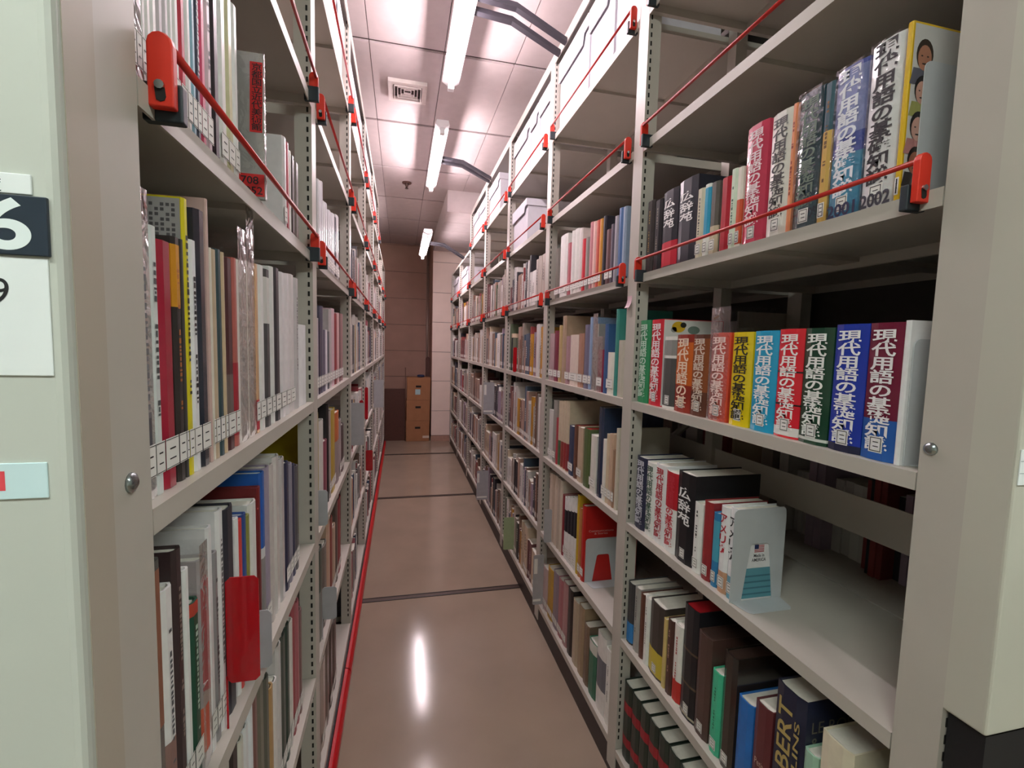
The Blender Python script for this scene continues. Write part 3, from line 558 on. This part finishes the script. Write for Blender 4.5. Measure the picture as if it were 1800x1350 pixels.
row('L', 'E', 1, [(195, 272, -343, '24201e', dict(gloss=True)), (275, 345, -545, '7a5444', dict(gloss=True, sleeve=.01)), (348, 418, -545, '5c5c5a', dict(gloss=True, band=[(.45, .97, '8a5a44')])), (421, 520, -296, 'd8d6d4', dict(dash='505458', tag_lab='strip', band=[(.12, .4, '8a6a62')])), (522, 598, -650, '38292a', dict(dash='8a7a72', tag_lab='strip', depth=.24)), (601, 648, -467, 'dcdad8', st), (651, 728, -176, '1f4a38', dict(dash='b8d0c0', tag_lab='strip', band=[(.93, 1, 'b04030')], label='dark green paperback with reddish top, third shelf up')), (731, 798, -570, 'a8a0a0', dict(gloss=True, sleeve=.02, band=[(.08, .3, 'd06048')])), (801, 848, -850, 'd2d0d0', dict(depth=.26, tag_lab='strip')), (851, 889, -620, '8a8688', dict(dash='3a383a', tag_lab='strip')), (891, 945, -1010, 'd6d4d4', dict(depth=.27, dash='58585a', tag_lab='strip')), (948, 1040, -1030, '2c2c36', dict(depth=.2)), (1043, 1072, -930, 'd8d6d6', {}), (1074, 1100, -920, 'c8403c', {}), (1102, 1138, -970, '2c4c8a', {}), (1140, 1166, -960, '8a8a40', {}), (1168, 1232, -1080, 'd0cfcc', dict(depth=.28)), (1236, 1262, -1215, '6a1a1c', dict(depth=.29, tag_lab='strip', label='tall dark red folder behind the red index plate')), (1264, 1300, -1350, '1f58a8', dict(depth=.28, band=[(.5, .56, 'd8d8d8'), (.0, .5, '8a8684')], tag_lab='strip', label='tall blue folder beside the dark red one, third shelf up')), (1302, 1344, -1400, '9a8ea0', st), (1346, 1380, -1420, 'b8b0ac', dict(depth=.28)), (1382, 1430, -1500, 'c8c4c0', dict(depth=.28, gloss=True)), (1432, 1474, -1480, 'b4b0b0', dict(gloss=True)), (1477, 1512, -1440, '2c2e48', st), (1514, 1540, -1430, '8a8490', st), (1542, 1566, -1420, '3a3a50', st), (1568, 1592, -1410, '5a5658', st)], 220, 1090, 5.19)
row('L', 'F', 1, [(860, 905, 1240, 'c8c8c6', dict(depth=.24)), (907, 945, 1230, 'd0cec8', dict(depth=.24)), (947, 985, 1190, 'b8b4ac', dict(depth=.24)), (988, 1066, 1120, '2c2422', {}), (1068, 1108, 1080, 'c8c4b8', dict(depth=.26)), (1110, 1150, 960, 'd0d0d0', {}), (1152, 1190, 650, 'd4d8dc', dict(depth=.26, label='white catalogue with blue triangles on its cover')), (1193, 1228, 640, '7a5450', {}), (1231, 1288, 560, '6a685a', dict(depth=.25)), (1291, 1330, 520, '5a5a50', st), (1333, 1364, 600, 'b08c5c', st), (1367, 1398, 540, 'd0ccc8', st), (1401, 1438, 220, 'c0bcba', dict(depth=.27, tag_lab='strip')), (1441, 1476, 130, '4a4e48', st), (1478, 1510, 40, '2c4038', st), (1513, 1540, 0, 'c8c2bc', st), (1543, 1570, -160, '9a4a50', st), (1572, 1596, -180, 'a86068', st), (1598, 1618, -100, '7a5a58', st)], 220, 1090, 5.19, zref=.13)
for o in list(C.objects):
    if o.get('label') == 'white catalogue with blue triangles on its cover':
        h = max(v.co.z for v in o.data.vertices); yy = max(v.co.y for v in o.data.vertices)+.0004; m = MB()
        for k in range(4): m.quad((.003, yy, h-.03-.03*k), (.035+.02*(k % 2), yy, h-.035-.03*k), (.004, yy, h-.055-.03*k))
        put('printed_triangles', m.mesh('printed_triangles', ink('1f3f86')), o)
# --- number-plate unit, second bay --------------------------------------------------------
row('L', 'C', 2, [(135, 152, 110, 'cfcdd0', st), (153, 172, 130, 'd4d2d6', st), (173, 190, 135, 'c8c6cc', st), (192, 216, 370, 'dcdade', st), (217, 242, 390, 'd6d4d8', st), (244, 262, 470, 'd0ced2', st), (263, 284, 480, 'd8d6da', st), (285, 306, 510, 'cccace', st), (307, 330, 520, 'd4d2d4', st), (332, 350, 560, '3a3840', st), (352, 380, 545, 'c8c6c8', st)], 540, 300, 6.75, zref=.12)
row('L', 'D', 2, [(118, 140, 400, 'b8b0b4', st), (142, 166, 440, '2e2440', st), (168, 196, 260, '5a5668', dict(tag_lab='strip', depth=.22)), (198, 224, 540, '6a6478', st), (226, 244, 540, 'd8d4dc', st), (246, 270, 560, '5c6068', st), (272, 296, 300, 'b0a8a8', st), (298, 330, 290, 'c4a8b0', st), (332, 362, 350, '8a3034', st), (364, 384, 340, 'c8a8a8', st), (386, 404, 345, '7a5454', st), (406, 428, 350, 'a07c7c', st)], 540, 500, 6.75, zref=.12)
row('L', 'E', 2, [(84, 156, 330, 'b09a18', dict(label='mustard yellow folder at the first inner post, third shelf up')), (158, 204, 530, 'c8c4c0', {}), (206, 244, 770, '8a4454', {}), (246, 264, 300, '1c181c', dict(depth=.22)), (266, 288, 420, 'a89c98', st), (290, 340, 400, 'b89a30', st), (342, 385, 430, 'c06028', dict(band=[(.0, .6, '9a8a8a')])), (387, 408, 520, 'a89c9c', st), (410, 440, 580, '4a3434', st)], 540, 660, 6.75, zref=.12)
row('L', 'F', 2, [(300, 330, 480, 'b0b0ac', st), (332, 370, 620, '3a4a40', dict(band=[(.0, .55, '8a8a84')])), (372, 410, 570, '6e6660', st), (412, 440, 320, 'c0a08a', st), (442, 462, 320, '8a4038', st), (464, 490, 400, 'b8a08a', st), (492, 512, 150, '5a4a44', st), (514, 540, 130, '8a2830', st)], 500, 850, 5.4, zref=.1)
row('L', 'G', 2, [(290, 330, 380, '7a6a62', {}), (332, 370, 390, 'a8988e', st), (372, 400, 150, '6a5a54', {}), (402, 430, 40, '3a2824', st), (432, 462, 40, '4a3834', st)], 500, 1080, 5, zref=.1)

# --- everything further down the aisle: one mesh of real book blocks ---------------------------
PAL_L = ['dcdad8', 'd0cecc', 'c8c6c4', 'b8b4b2', 'd8d0cc', 'c0b8b0', '8a8684', '5a5658', '3a3840', '8a3038', 'a8606a', 'b89a70', '40506a', '6a5448', 'd8d4d0', 'cac4be']
PAL_R = ['d4d0cc', 'c4beb8', 'b0a49a', '9a7c6c', '7a5a4c', '6a4040', '8a3c3c', '3c3a44', '48586a', '8a8076', 'c8b49c', 'b8862c', 'd8d4d0', '56604a', 'a88a7c', 'c8c4c0', '2c2a30', '9c8a9a']
fb = MB(); white = lin('e8e4de'); inkc = lin('2a2828'); pagec = lin('ddd8ca')
def far_row(side, lv, j, full=1.0, back=.012, inner=False):
    sg = 1 if side == 'R' else -1; X = XR if side == 'R' else -XL
    y0, y1 = bay(j); y = y0+.006; end = y0+(y1-y0)*full-.008; base = rnd.uniform(.23, .27); z = LEV[lv]+.0005
    while True:
        run = rnd.choice((1, 1, 1, 1, 2, 4)); col = rnd.choice(PAL_L if side == 'L' else PAL_R); t0 = rnd.choice((.007, .009, .012, .014, .018, .024, .032)) if side == 'L' else rnd.choice((.010, .013, .016, .02, .026, .034, .042)); h0 = min(.33, max(.17, base+rnd.gauss(0, .032)))
        for _ in range(run):
            t = t0*rnd.uniform(.9, 1.1)
            if y+t > end: return
            kk = rnd.uniform(.92, 1.22); c = tuple(min(.86, q*kk) for q in lin(col)); h = h0*rnd.uniform(.985, 1.0); d = min(.3, h*.72); b = back+rnd.uniform(0, .008)
            if inner: a0, a1 = 2*HALF-b-d, 2*HALF-b
            else: a0, a1 = b, b+d
            p, q = sorted((X+sg*a0, X+sg*a1)); fb.box(p, q, y, y+t-.0008, z, z+h, c=c, top=pagec)
            if not inner:
                x = X+sg*(b-.0005); l0, l1 = z+.02, z+.05
                if rnd.random() < .8:
                    fb.quad((x, y+t*.05, l0), (x, y+t*.9, l0), (x, y+t*.9, l1), (x, y+t*.05, l1), c=white); x -= sg*.0004
                    if j <= 5:
                        for e in (.0005, .028): fb.quad((x, y+t*.05, l0+e), (x, y+t*.9, l0+e), (x, y+t*.9, l0+e+.0014), (x, y+t*.05, l0+e+.0014), c=inkc)
                if rnd.random() < .55:
                    zz = z+h*rnd.uniform(.35, .5); e = h*rnd.uniform(.2, .45); tc = inkc if sum(c) > .7 else white; k = 0
                    while k < 6: fb.quad((x, y+t*.35, zz+e*k/6), (x, y+t*.62, zz+e*k/6), (x, y+t*.62, zz+e*(k+.7)/6), (x, y+t*.35, zz+e*(k+.7)/6), c=tc); k += 1
            y += t
        if rnd.random() < .05: y += .02
for j in range(3, 8):
    for lv in 'CDEFG':
        far_row('R', lv, j); far_row('L', lv, j, .55 if (lv == 'G' and j == 3) else 1)
for lv in 'EFG': far_row('R', lv, 1, inner=True); far_row('R', lv, 2, inner=True)
for lv in 'D': far_row('R', lv, 2, inner=True)
ob = build(fb, 'shelved_books', M_vc); tag(ob, 'rows of mixed books filling the bays farther down the aisle', 'books', kind='stuff')

def find(lab):
    return next(o for o in C.objects if o.get('label') == lab)
bk = find('grey booklet with red paper labels jutting out behind the red rod'); yy = max(v.co.y for v in bk.data.vertices)+.0004; h = .232
m = MB(); m.quad((.022, yy, h-.125), (.003, yy, h-.125), (.001, yy, h-.014), (.020, yy, h-.014)); put('red_label', m.mesh('red_label', ink('c02020')), bk)
lettering(vert('京都国立近代美術館'), lambda a, q: (.0195-.016*a-.0018*q, yy+.0003, h-.122+q*.106), M_ink, bk, 'label_text')
m = MB(); m.quad((.046, yy, .004), (.001, yy, .004), (.001, yy, .040), (.046, yy, .040)); put('red_label', m.mesh('red_label', ink('c02020')), bk)
lettering('708\nK052', lambda a, q: (.042-.038*a, yy+.0003, .007+.029*q), M_ink, bk, 'label_text', .01)

# ------------------------------------------------------------------ archive boxes
def archive_box(side, lv, y0, y1, h, label, m_=None, depth=.29, back=.018, step=False):
    sg = 1 if side == 'R' else -1; X = XR if side == 'R' else -XL; z = LEV[lv]+.0004; m_ = m_ or M_box
    p, q = sorted((X+sg*(back+.011), X+sg*(back+depth-.006))); f = X+sg*back
    t = thing('archive_box', label, 'box', ((p+q)/2, (y0+y1)/2, z), 'white archive boxes')
    build(MB().box(p, q, y0+.006, y1-.006, z, z+h-.012), 'box_body', m_, t)
    lid = h*.27; b = MB(); x0, x1 = sorted((X+sg*back, X+sg*(back+depth)))
    b.box(x0, x1, y0, y1, z+h-.010, z+h)
    n = y0+min(.05, (y1-y0)*.2)              # front flap steps up towards one end
    fl = [(y0, z+h-.010), (y0, z+h-lid*.55), (n, z+h-lid*.55), (n+.015, z+h-lid), (y1, z+h-lid), (y1, z+h-.010)]
    e0, e1 = sorted((f, f+sg*.0035)); b.prism(fl, 'x', e0, e1)
    e0, e1 = sorted((X+sg*(back+depth), X+sg*(back+depth-.0035))); b.box(e0, e1, y0, y1, z+h-lid, z+h-.010)
    for a, c in ((y0, y0+.0035), (y1-.0035, y1)): b.box(x0+.0036, x1-.0036, a, c, z+h-lid*(.55 if a == y0 else 1), z+h-.010)
    build(b, 'lid', m_, t)
    return t
def ub(u, lv='A', X=XR+.02): return y_at(u, LEV[lv]+.17, X)
archive_box('R', 'A', 1.915, 2.285, .338, 'wide white archive box under the near lamp arms, top level')
archive_box('R', 'A', 1.675, 1.905, .338, 'white archive box, middle of three above the empty red-railed shelf')
archive_box('R', 'A', 1.435, 1.665, .338, 'white archive box beside the first inner post, lamp-arm unit')
archive_box('R', 'A', ub(930), min(ub(899), bay(3)[1]-.006), .33, 'wide white archive box above the grey-white lidded box')
archive_box('R', 'A', ub(946), ub(931), .33, 'narrow white archive box, middle of the three in third bay')
archive_box('R', 'A', bay(3)[0]+.006, ub(947), .33, 'narrow white archive box at the second inner post')
archive_box('R', 'A', bay(4)[0]+.42, bay(4)[1]-.012, .32, 'white archive box with empty shelf before it, fourth bay')
archive_box('R', 'A', bay(5)[0]+.45, bay(5)[1]-.006, .32, 'white archive box at the soffit end of the top level')
archive_box('R', 'A', bay(5)[0]+.006, bay(5)[0]+.44, .32, 'white archive box beside the second lamp arms')
archive_box('R', 'B', ub(926, 'B'), bay(3)[1]-.01, .27, 'grey-white lidded box alone on the middle red-railed shelf', M_boxg)
archive_box('R', 'B', bay(6)[0]+.35, bay(6)[1]-.01, .28, 'white archive box beneath the low lamp arms')
archive_box('R', 'B', bay(7)[0]+.30, bay(7)[1]-.01, .28, 'white archive box in the last bay before the pier')
for j, cuts in ((2, (0, .36, .68, 1)), (3, (0, .4, .72, 1)), (4, (0, .33, .62, .97)), (5, (.05, .4, .8))):
    y0, y1 = bay(j)
    for k in range(len(cuts)-1):
        archive_box('L', 'A', y0+.006+(y1-y0-.012)*cuts[k], y0+.004+(y1-y0-.012)*cuts[k+1]-.004, .335, 'white archive box, %s past %s inner post, top of number-plate unit' % (ORD[k], ORD[j-2]))

# ------------------------------------------------------------------ bookends, index plates, notes
def bookend(x0, w, y, lv, h, label, foot=.055, arch=True, m_=None):
    z = LEV[lv]+.0004; m_ = m_ or M_grey; t = .0016; b = MB(); r = .012
    def outer():
        P = [(x0, z), (x0, z+h-r)] + [(x0+r-r*math.cos(k*math.pi/8), z+h-r+r*math.sin(k*math.pi/8)) for k in range(1, 5)] + [(x0+w-r+r*math.sin(k*math.pi/8), z+h-r+r*math.cos(k*math.pi/8)) for k in range(0, 5)] + [(x0+w, z)]
        return P
    P = outer()
    if arch:
        c = x0+w*.52; a = w*.30; ht = h*.62; I = [(c-a, z), (c-a*.8, z+ht*.5)] + [(c-a*.62+.010*(1-math.cos(k*math.pi/8)), z+ht-.010+.010*math.sin(k*math.pi/8)) for k in range(1, 5)] + [(c+a*.62-.010*(1-math.sin(k*math.pi/8)), z+ht-.010+.010*math.cos(k*math.pi/8)) for k in range(0, 4)] + [(c+a*.8, z+ht*.5), (c+a, z)]
        n = len(P); I = I[:n] + [I[-1]]*(n-len(I))
        base = len(b.v); b.v += [(p[0], y-t, p[1]) for p in P] + [(p[0], y-t, p[1]) for p in I] + [(p[0], y, p[1]) for p in P] + [(p[0], y, p[1]) for p in I]
        for k in range(n-1):
            for f in ((k, n+k, n+k+1, k+1), (2*n+k, 2*n+k+1, 3*n+k+1, 3*n+k), (k, k+1, 2*n+k+1, 2*n+k), (n+k, 3*n+k, 3*n+k+1, n+k+1)):
                b.f.append(tuple(base+i for i in f)); b.m.append(0); b.c.append(None)
    else: b.prism(P, 'y', y-t, y)
    o = build(b, 'bookend', m_); tag(o, label, 'bookend')
    f = MB(); f.prism([(x0+.012, y-t-foot+.008), (x0+.02, y-t-foot), (x0+w-.02, y-t-foot), (x0+w-.012, y-t-foot+.008), (x0+w-.004, y-t-.0001), (x0+.004, y-t-.0001)], 'z', z, z+.0014); build(f, 'foot', m_, o)
    return o
yC = rC[0].location.y - max(v.co.y for v in rC[0].data.vertices); yD = rD[0].location.y - max(v.co.y for v in rD[0].data.vertices)
lastE = find('white paperback with black title leaning on the arched bookend'); yE = lastE.location.y - max(v.co.y for v in lastE.data.vertices)
xC = x_at(1606, LEV['C']+.03, yC-.002); bookend(xC, .14, yC-.0022, 'C', z_at(116, yC-.002, xC+.05)-LEV['C'], 'tall grey steel bookend against the portrait-covered yearbook', arch=False, foot=.03)
bookend(XR+.02, .14, yD-.0012, 'D', .192, 'grey steel bookend holding the row of bright yearbooks', arch=False, foot=.008)
bookend(XR+.004, .138, yE-.0012, 'E', .215, 'grey steel bookend with arched cut-out on the half-empty shelf', foot=.05)
red = find('red art book whose cover faces the bookend, second shelf up'); yF = red.location.y - max(v.co.y for v in red.data.vertices)
bookend(XR+.022, .15, yF-.0012, 'F', .185, 'grey steel bookend with arched cut-out before the red art book')
lettering('Communications\n& Stories', lambda a, q, o=red: (.02+a*.11, -max(v.co.y for v in o.data.vertices)-.0004, .2+q*.02), ink('d8b0a8'), red, 'cover_title', 0)
# cover of the paperback behind the arched bookend: small flag, title and a blue-green photograph
yq = -max(v.co.y for v in lastE.data.vertices)-.0004; hb = max(v.co.z for v in lastE.data.vertices)
def cov(x0, x1, z0, z1, c, nm, e=0):
    m = MB(); m.quad((x0, yq-e, z0), (x1, yq-e, z0), (x1, yq-e, z1), (x0, yq-e, z1)); return put(nm, m.mesh(nm, ink(c)), lastE)
cov(.006, .126, .004, .075, '5d9aa8', 'printed_photo')
for k in range(4): cov(.006, .126, .012+.014*k, .016+.014*k, '3f7684', 'printed_wave', .0001)
for k in range(5): cov(.050, .076, .112+.0036*k, .1138+.0036*k, 'b02c34', 'printed_stripe')
cov(.050, .061, .1195, .1298, '24305c', 'printed_canton', .0001)
lettering('Made in\nAMERICA', lambda a, q: (.044+a*.038, yq-.0001, .090+q*.018), ink('2a2a30'), lastE, 'cover_title', .01)

def plate(side, x0, x1, y, z0, z1, lv, m_, label, clip=False):
    sg = 1 if side == 'R' else -1; X = XR if side == 'R' else -XL; r = .006
    b = MB(); P = [(x0, z0+r), (x0+r, z0), (x1-r, z0), (x1, z0+r), (x1, z1-r), (x1-r, z1), (x0+r, z1), (x0, z1-r)]; b.prism(P, 'y', y, y+.002)
    o = build(b, 'index_plate', m_); tag(o, label, 'index plate')
    a, c = sorted((X+sg*.008, X+sg*.0105)); zb = LEV[lv]+.0004
    if z0 > zb+.001: build(MB().box(a, c, y, y+.002, zb, z0+.01), 'tab', m_, o)
    if clip:
        xm = x0+.012; build(MB().box(xm-.010, x1-.012, y-.0006, y, z0+.018, z0+.030), 'clip_strip', M_lab, o); build(MB().box(x0+.004, x0+.022, y-.0006, y, z1-.10, z1-.02), 'card', M_lab, o)
    return o
M_pred = mat('red_acrylic', 'a80414', .18, noise=.03, coat=.5); M_pgry = mat('grey_plate', 'a9a9ad', .45); M_pgrn = mat('green_plate', '9fb088', .5)
plate('L', -.241, -.1975, .713, HC-.496, HC-.338, 'E', M_pred, 'glossy dark red index plate sticking out, third shelf up')
plate('L', -.241, -.214, .842, HC-.5655, HC-.462, 'E', M_pgry, 'pale grey index plate behind the dark red one')
plate('L', x_at(551, LEV['E']+.1, 1.446), x_at(576, LEV['E']+.1, 1.446), 1.446, HC-.548, HC-.44, 'E', M_pgry, 'grey index plate just past the first inner post, third shelf up')
plate('L', -.242, -.198, 1.545, HC-.899, HC-.79, 'F', M_pgry, 'grey index plate with yellow spot, second shelf up')
yp = bay(3)[0]+.03
plate('L', x_at(613, LEV['E']+.15, yp), x_at(640, LEV['E']+.15, yp), yp, LEV['E']+.06, LEV['E']+.27, 'E', M_pgry, 'large grey index plate past the second inner post')
plate('L', x_at(632, LEV['E']+.2, yp+.12), x_at(638.5, LEV['E']+.2, yp+.12), yp+.12, LEV['E']+.17, LEV['E']+.27, 'E', M_pred, 'short red index plate by the large grey plate')
plate('L', x_at(641, LEV['E']+.2, yp+.3), x_at(647, LEV['E']+.2, yp+.3), yp+.3, LEV['E']+.14, LEV['E']+.32, 'E', M_pred, 'tall narrow red index plate, third bay, number-plate unit')
plate('L', x_at(643, LEV['F']+.2, yp+.6), x_at(655, LEV['F']+.2, yp+.6), yp+.6, LEV['F']+.17, LEV['F']+.30, 'F', M_pred, 'wide red index plate over the floor bumper')
plate('L', x_at(657, LEV['E']+.2, bay(4)[0]+.2), x_at(674, LEV['E']+.2, bay(4)[0]+.2), bay(4)[0]+.2, LEV['E']+.1, LEV['E']+.30, 'E', M_pgry, 'grey index plate in the fourth bay, number-plate unit')
plate('R', .628, .729, 3.823, HC-1.304, HC-1.054, 'G', M_pgry, 'grey clip-on index plate at the bottom shelf corner, fourth bay', True)
plate('R', .640, .726, 3.643, HC-.545, HC-.29, 'E', M_pgry, 'grey clip-on index plate, third shelf up, lamp-arm unit', True)
plate('R', .672, .728, 2.235, HC-1.337, HC-1.07, 'G', M_pgry, 'grey index plate with three marks beside a pinkish book', True)
plate('R', .660, .731, 2.896, HC-1.332, HC-1.115, 'G', M_pgrn, 'pale green index plate on the bottom shelf')
plate('R', .692, .731, 2.14, LEV['F']+.002, LEV['F']+.17, 'F', M_pgry, 'plain grey index plate, second shelf up, second bay')
plate('R', .704, .729, 2.94, LEV['D']+.0005, LEV['D']+.16, 'D', M_pred, 'narrow red index plate, shelf under red rods')
b = MB(); y0, y1 = 1.393, 1.424; z0 = HC+.134
n = 5
for k in range(n):
    za, zb = z0+.038*k/n, z0+.038*(k+1)/n; xa, xb = XR-.0006-.010*((1-k/n)**3), XR-.0006-.010*((1-(k+1)/n)**3)
    b.quad((xa, y0, za), (xa, y1, za), (xb, y1, zb), (xb, y0, zb))
o = build(b, 'sticky_note', mat('pink_note', 'd8b4bc', .7)); tag(o, 'small pink sticky note on the first slotted post', 'note')

# ------------------------------------------------------------------ signs on the end panels
def sign(x0, x1, z0, z1, m_, label, th=.0018, y=.398, name='sign_plate'):
    o = build(MB().box(x0, x1, y-th, y, z0, z1), name, m_, origin=((x0+x1)/2, y, z0), bevel=.0006); return tag(o, label, 'sign')
def on(o, s, x0, x1, z0, z1, m_, bold=.012, th=.0018):
    c = ORG[o.name]; lettering(s, lambda a, q: (x0+a*(x1-x0)-c[0], -th-.0002, z0+q*(z1-z0)-c[2]), m_, o, 'lettering', bold)
M_card = mat('white_card', 'f0f4f4', .45, noise=.01); M_plate = mat('dark_slate_plate', '25303c', .35, noise=.02)
o = sign(-.36, -.2465, HC+.0945, HC+.108, M_card, 'small white card with handwriting-like character above the black number plate'); on(o, '度', -.2735, -.2628, HC+.0955, HC+.1045, M_ink, .0)
o = sign(-.34, -.2375, HC+.0535, HC+.0935, M_plate, 'black number plate with a large white 6', .003); on(o, '6', -.276, -.2468, HC+.0565, HC+.0915, mat('white_numeral', 'eef6f6', .4, noise=.01), .02, .003)
o = sign(-.37, -.2395, HC-.0295, HC+.0525, M_card, 'large white card under the number plate', .0012); on(o, '9', -.2725, -.2625, HC+.0205, HC+.0375, M_ink, .0, .0012)
o = sign(-.36, -.2465, HC-.1175, HC-.0915, mat('pale_blue_card', 'd5eef2', .45, noise=.01), 'pale blue label with a red square, low on the panel', .0014)
c = ORG[o.name]; m = MB(); m.quad((-.30-c[0], -.0016, .0065), (-.2712-c[0], -.0016, .0065), (-.2712-c[0], -.0016, .0205), (-.30-c[0], -.0016, .0205)); put('red_square', m.mesh('red_square', ink('e8505a')), o)
o = sign(XR+.0035, XR+.09, HC-.152, HC-.108, M_card, 'white three-row card on the plain end panel', .0014)
c = ORG[o.name]; m = MB()
for zz in (.0145, .0295): m.quad((-.043, -.0016, zz), (.043, -.0016, zz), (.043, -.0016, zz+.0006), (-.043, -.0016, zz+.0006))
put('ruled_line', m.mesh('ruled_line', ink('6a7a80')), o)
sign(XR+.0025, XR+.05, HC-.046, HC-.032, mat('brown_tag', '5a3c30', .5), 'small brown tag above the white three-row card', .0014)

# ------------------------------------------------------------------ the far end of the aisle
def carton(z0, z1, label, note=None, dx=0):
    t = thing('carton', label, 'box', (.255+dx, 7.36, z0), 'brown cartons stacked by the pier')
    build(MB().box(.082+dx, .432+dx, 7.215, 7.50, z0+.0005, z1), 'carton_body', M_carton, t, bevel=.003)
    build(MB().box(.0805+dx, .4335+dx, 7.2135, 7.5015, z1-.045, z1+.001), 'lid', M_carton, t, bevel=.002)
    build(MB().box(.215+dx, .295+dx, 7.2125, 7.216, z0+.195, z0+.225), 'hand_hole', M_dark, t)
    if note: build(MB().box(note[0], note[1], 7.2125, 7.215, note[2], note[3]), 'paper_note', mat('note_'+note[4], note[4], .6), t)
carton(0, .315, 'lowest brown carton, white shipping labels on its front', (.33, .43, .05, .085, 'd0c0b0')); carton(.3165, .632, 'middle brown carton without labels', None, .004); carton(.6335, .975, 'topmost brown carton with pale blue note', (.215, .29, .72, .80, 'a8c8cc'), .008)
b = MB(); pts = [(.30+.04*math.cos(t*math.pi/8), 7.34+.04*math.sin(t*math.pi/8), 0) for t in range(17)]
b.tube([(p[0], p[1], .9965) for p in pts], .019, 8); o = build(b, 'tape_roll', mat('blue_tape', '1c2c50', .4), smooth=True); tag(o, 'dark blue tape roll on the topmost carton', 'tape')
o = build(MB().box(-.40, .062, 7.30, 7.325, 0, .80), 'dark_board', M_brown); tag(o, 'dark brown board standing left of the cartons', 'board')
o = build(MB().box(.066, .073, 7.24, 7.60, 0, 1.11), 'cardboard_sheet', mat('cardboard', '6a4434', .7)); tag(o, 'thin cardboard sheet standing edge-on beside the cartons', 'cardboard')
P = [(.385, 0), (.445, 0), (.445, 1.26), (.436, 1.28), (.415, 1.292), (.394, 1.28), (.385, 1.26)]
o = build(MB().prism(P, 'y', 7.54, 7.565), 'wooden_plank', M_brown); tag(o, 'dark wooden plank with rounded top behind the cartons', 'plank')
o = build(MB().tube([(.42, 7.93, .0), (.42, 7.93, CEIL-.002)], .02, 12), 'wall_pipe', mat('painted_pipe', '9a8478', .3, .3), smooth=True); tag(o, 'vertical metal pipe in the corner by the pier', 'pipe')

# printed covers on the faces turned to the end panels
bk = find('tall bright yellow slim catalogue with dotted cover'); yy = max(v.co.y for v in bk.data.vertices)+.0003; h = max(v.co.z for v in bk.data.vertices)
m = MB(); m.quad((.003, yy, .003), (.236, yy, .003), (.236, yy, h-.002), (.003, yy, h-.002)); put('cover_print', m.mesh('cover_print', ink('a8a4a2')), bk)
m = MB()
for a in range(34):
    for c in range(14):
        if (a*7+c*3) % 11 < 8: x, z = .008+a*.0056, h-.008-c*.0056; m.quad((x, yy+.0002, z), (x+.0036, yy+.0002, z), (x+.0036, yy+.0002, z-.0036), (x, yy+.0002, z-.0036))
o = put('printed_dots', m.mesh('printed_dots', ink('5a5658')), bk); o['kind'] = 'stuff'
bk = find('red yearbook with white title and white picture cover next to the green one'); yy = -max(v.co.y for v in bk.data.vertices)-.0003; h = max(v.co.z for v in bk.data.vertices)
m = MB(); m.quad((.003, yy, .003), (.197, yy, .003), (.197, yy, h-.002), (.003, yy, h-.002)); put('cover_print', m.mesh('cover_print', ink('d2d0cc')), bk)
for x, z, rx, rz, c in ((.05, h-.022, .022, .016, 'c8a020'), (.065, h-.016, .010, .008, '2a2826'), (.035, h-.03, .01, .008, '8a8a84'), (.10, h-.03, .02, .012, '6a7a70')):
    m = MB(); m.quad(*[(x+rx*math.cos(t*math.pi/8), yy-.0002-(.0001 if c == '2a2826' else 0), z+rz*math.sin(t*math.pi/8)) for t in range(16)]); put('printed_shape', m.mesh('printed_shape', ink(c)), bk)
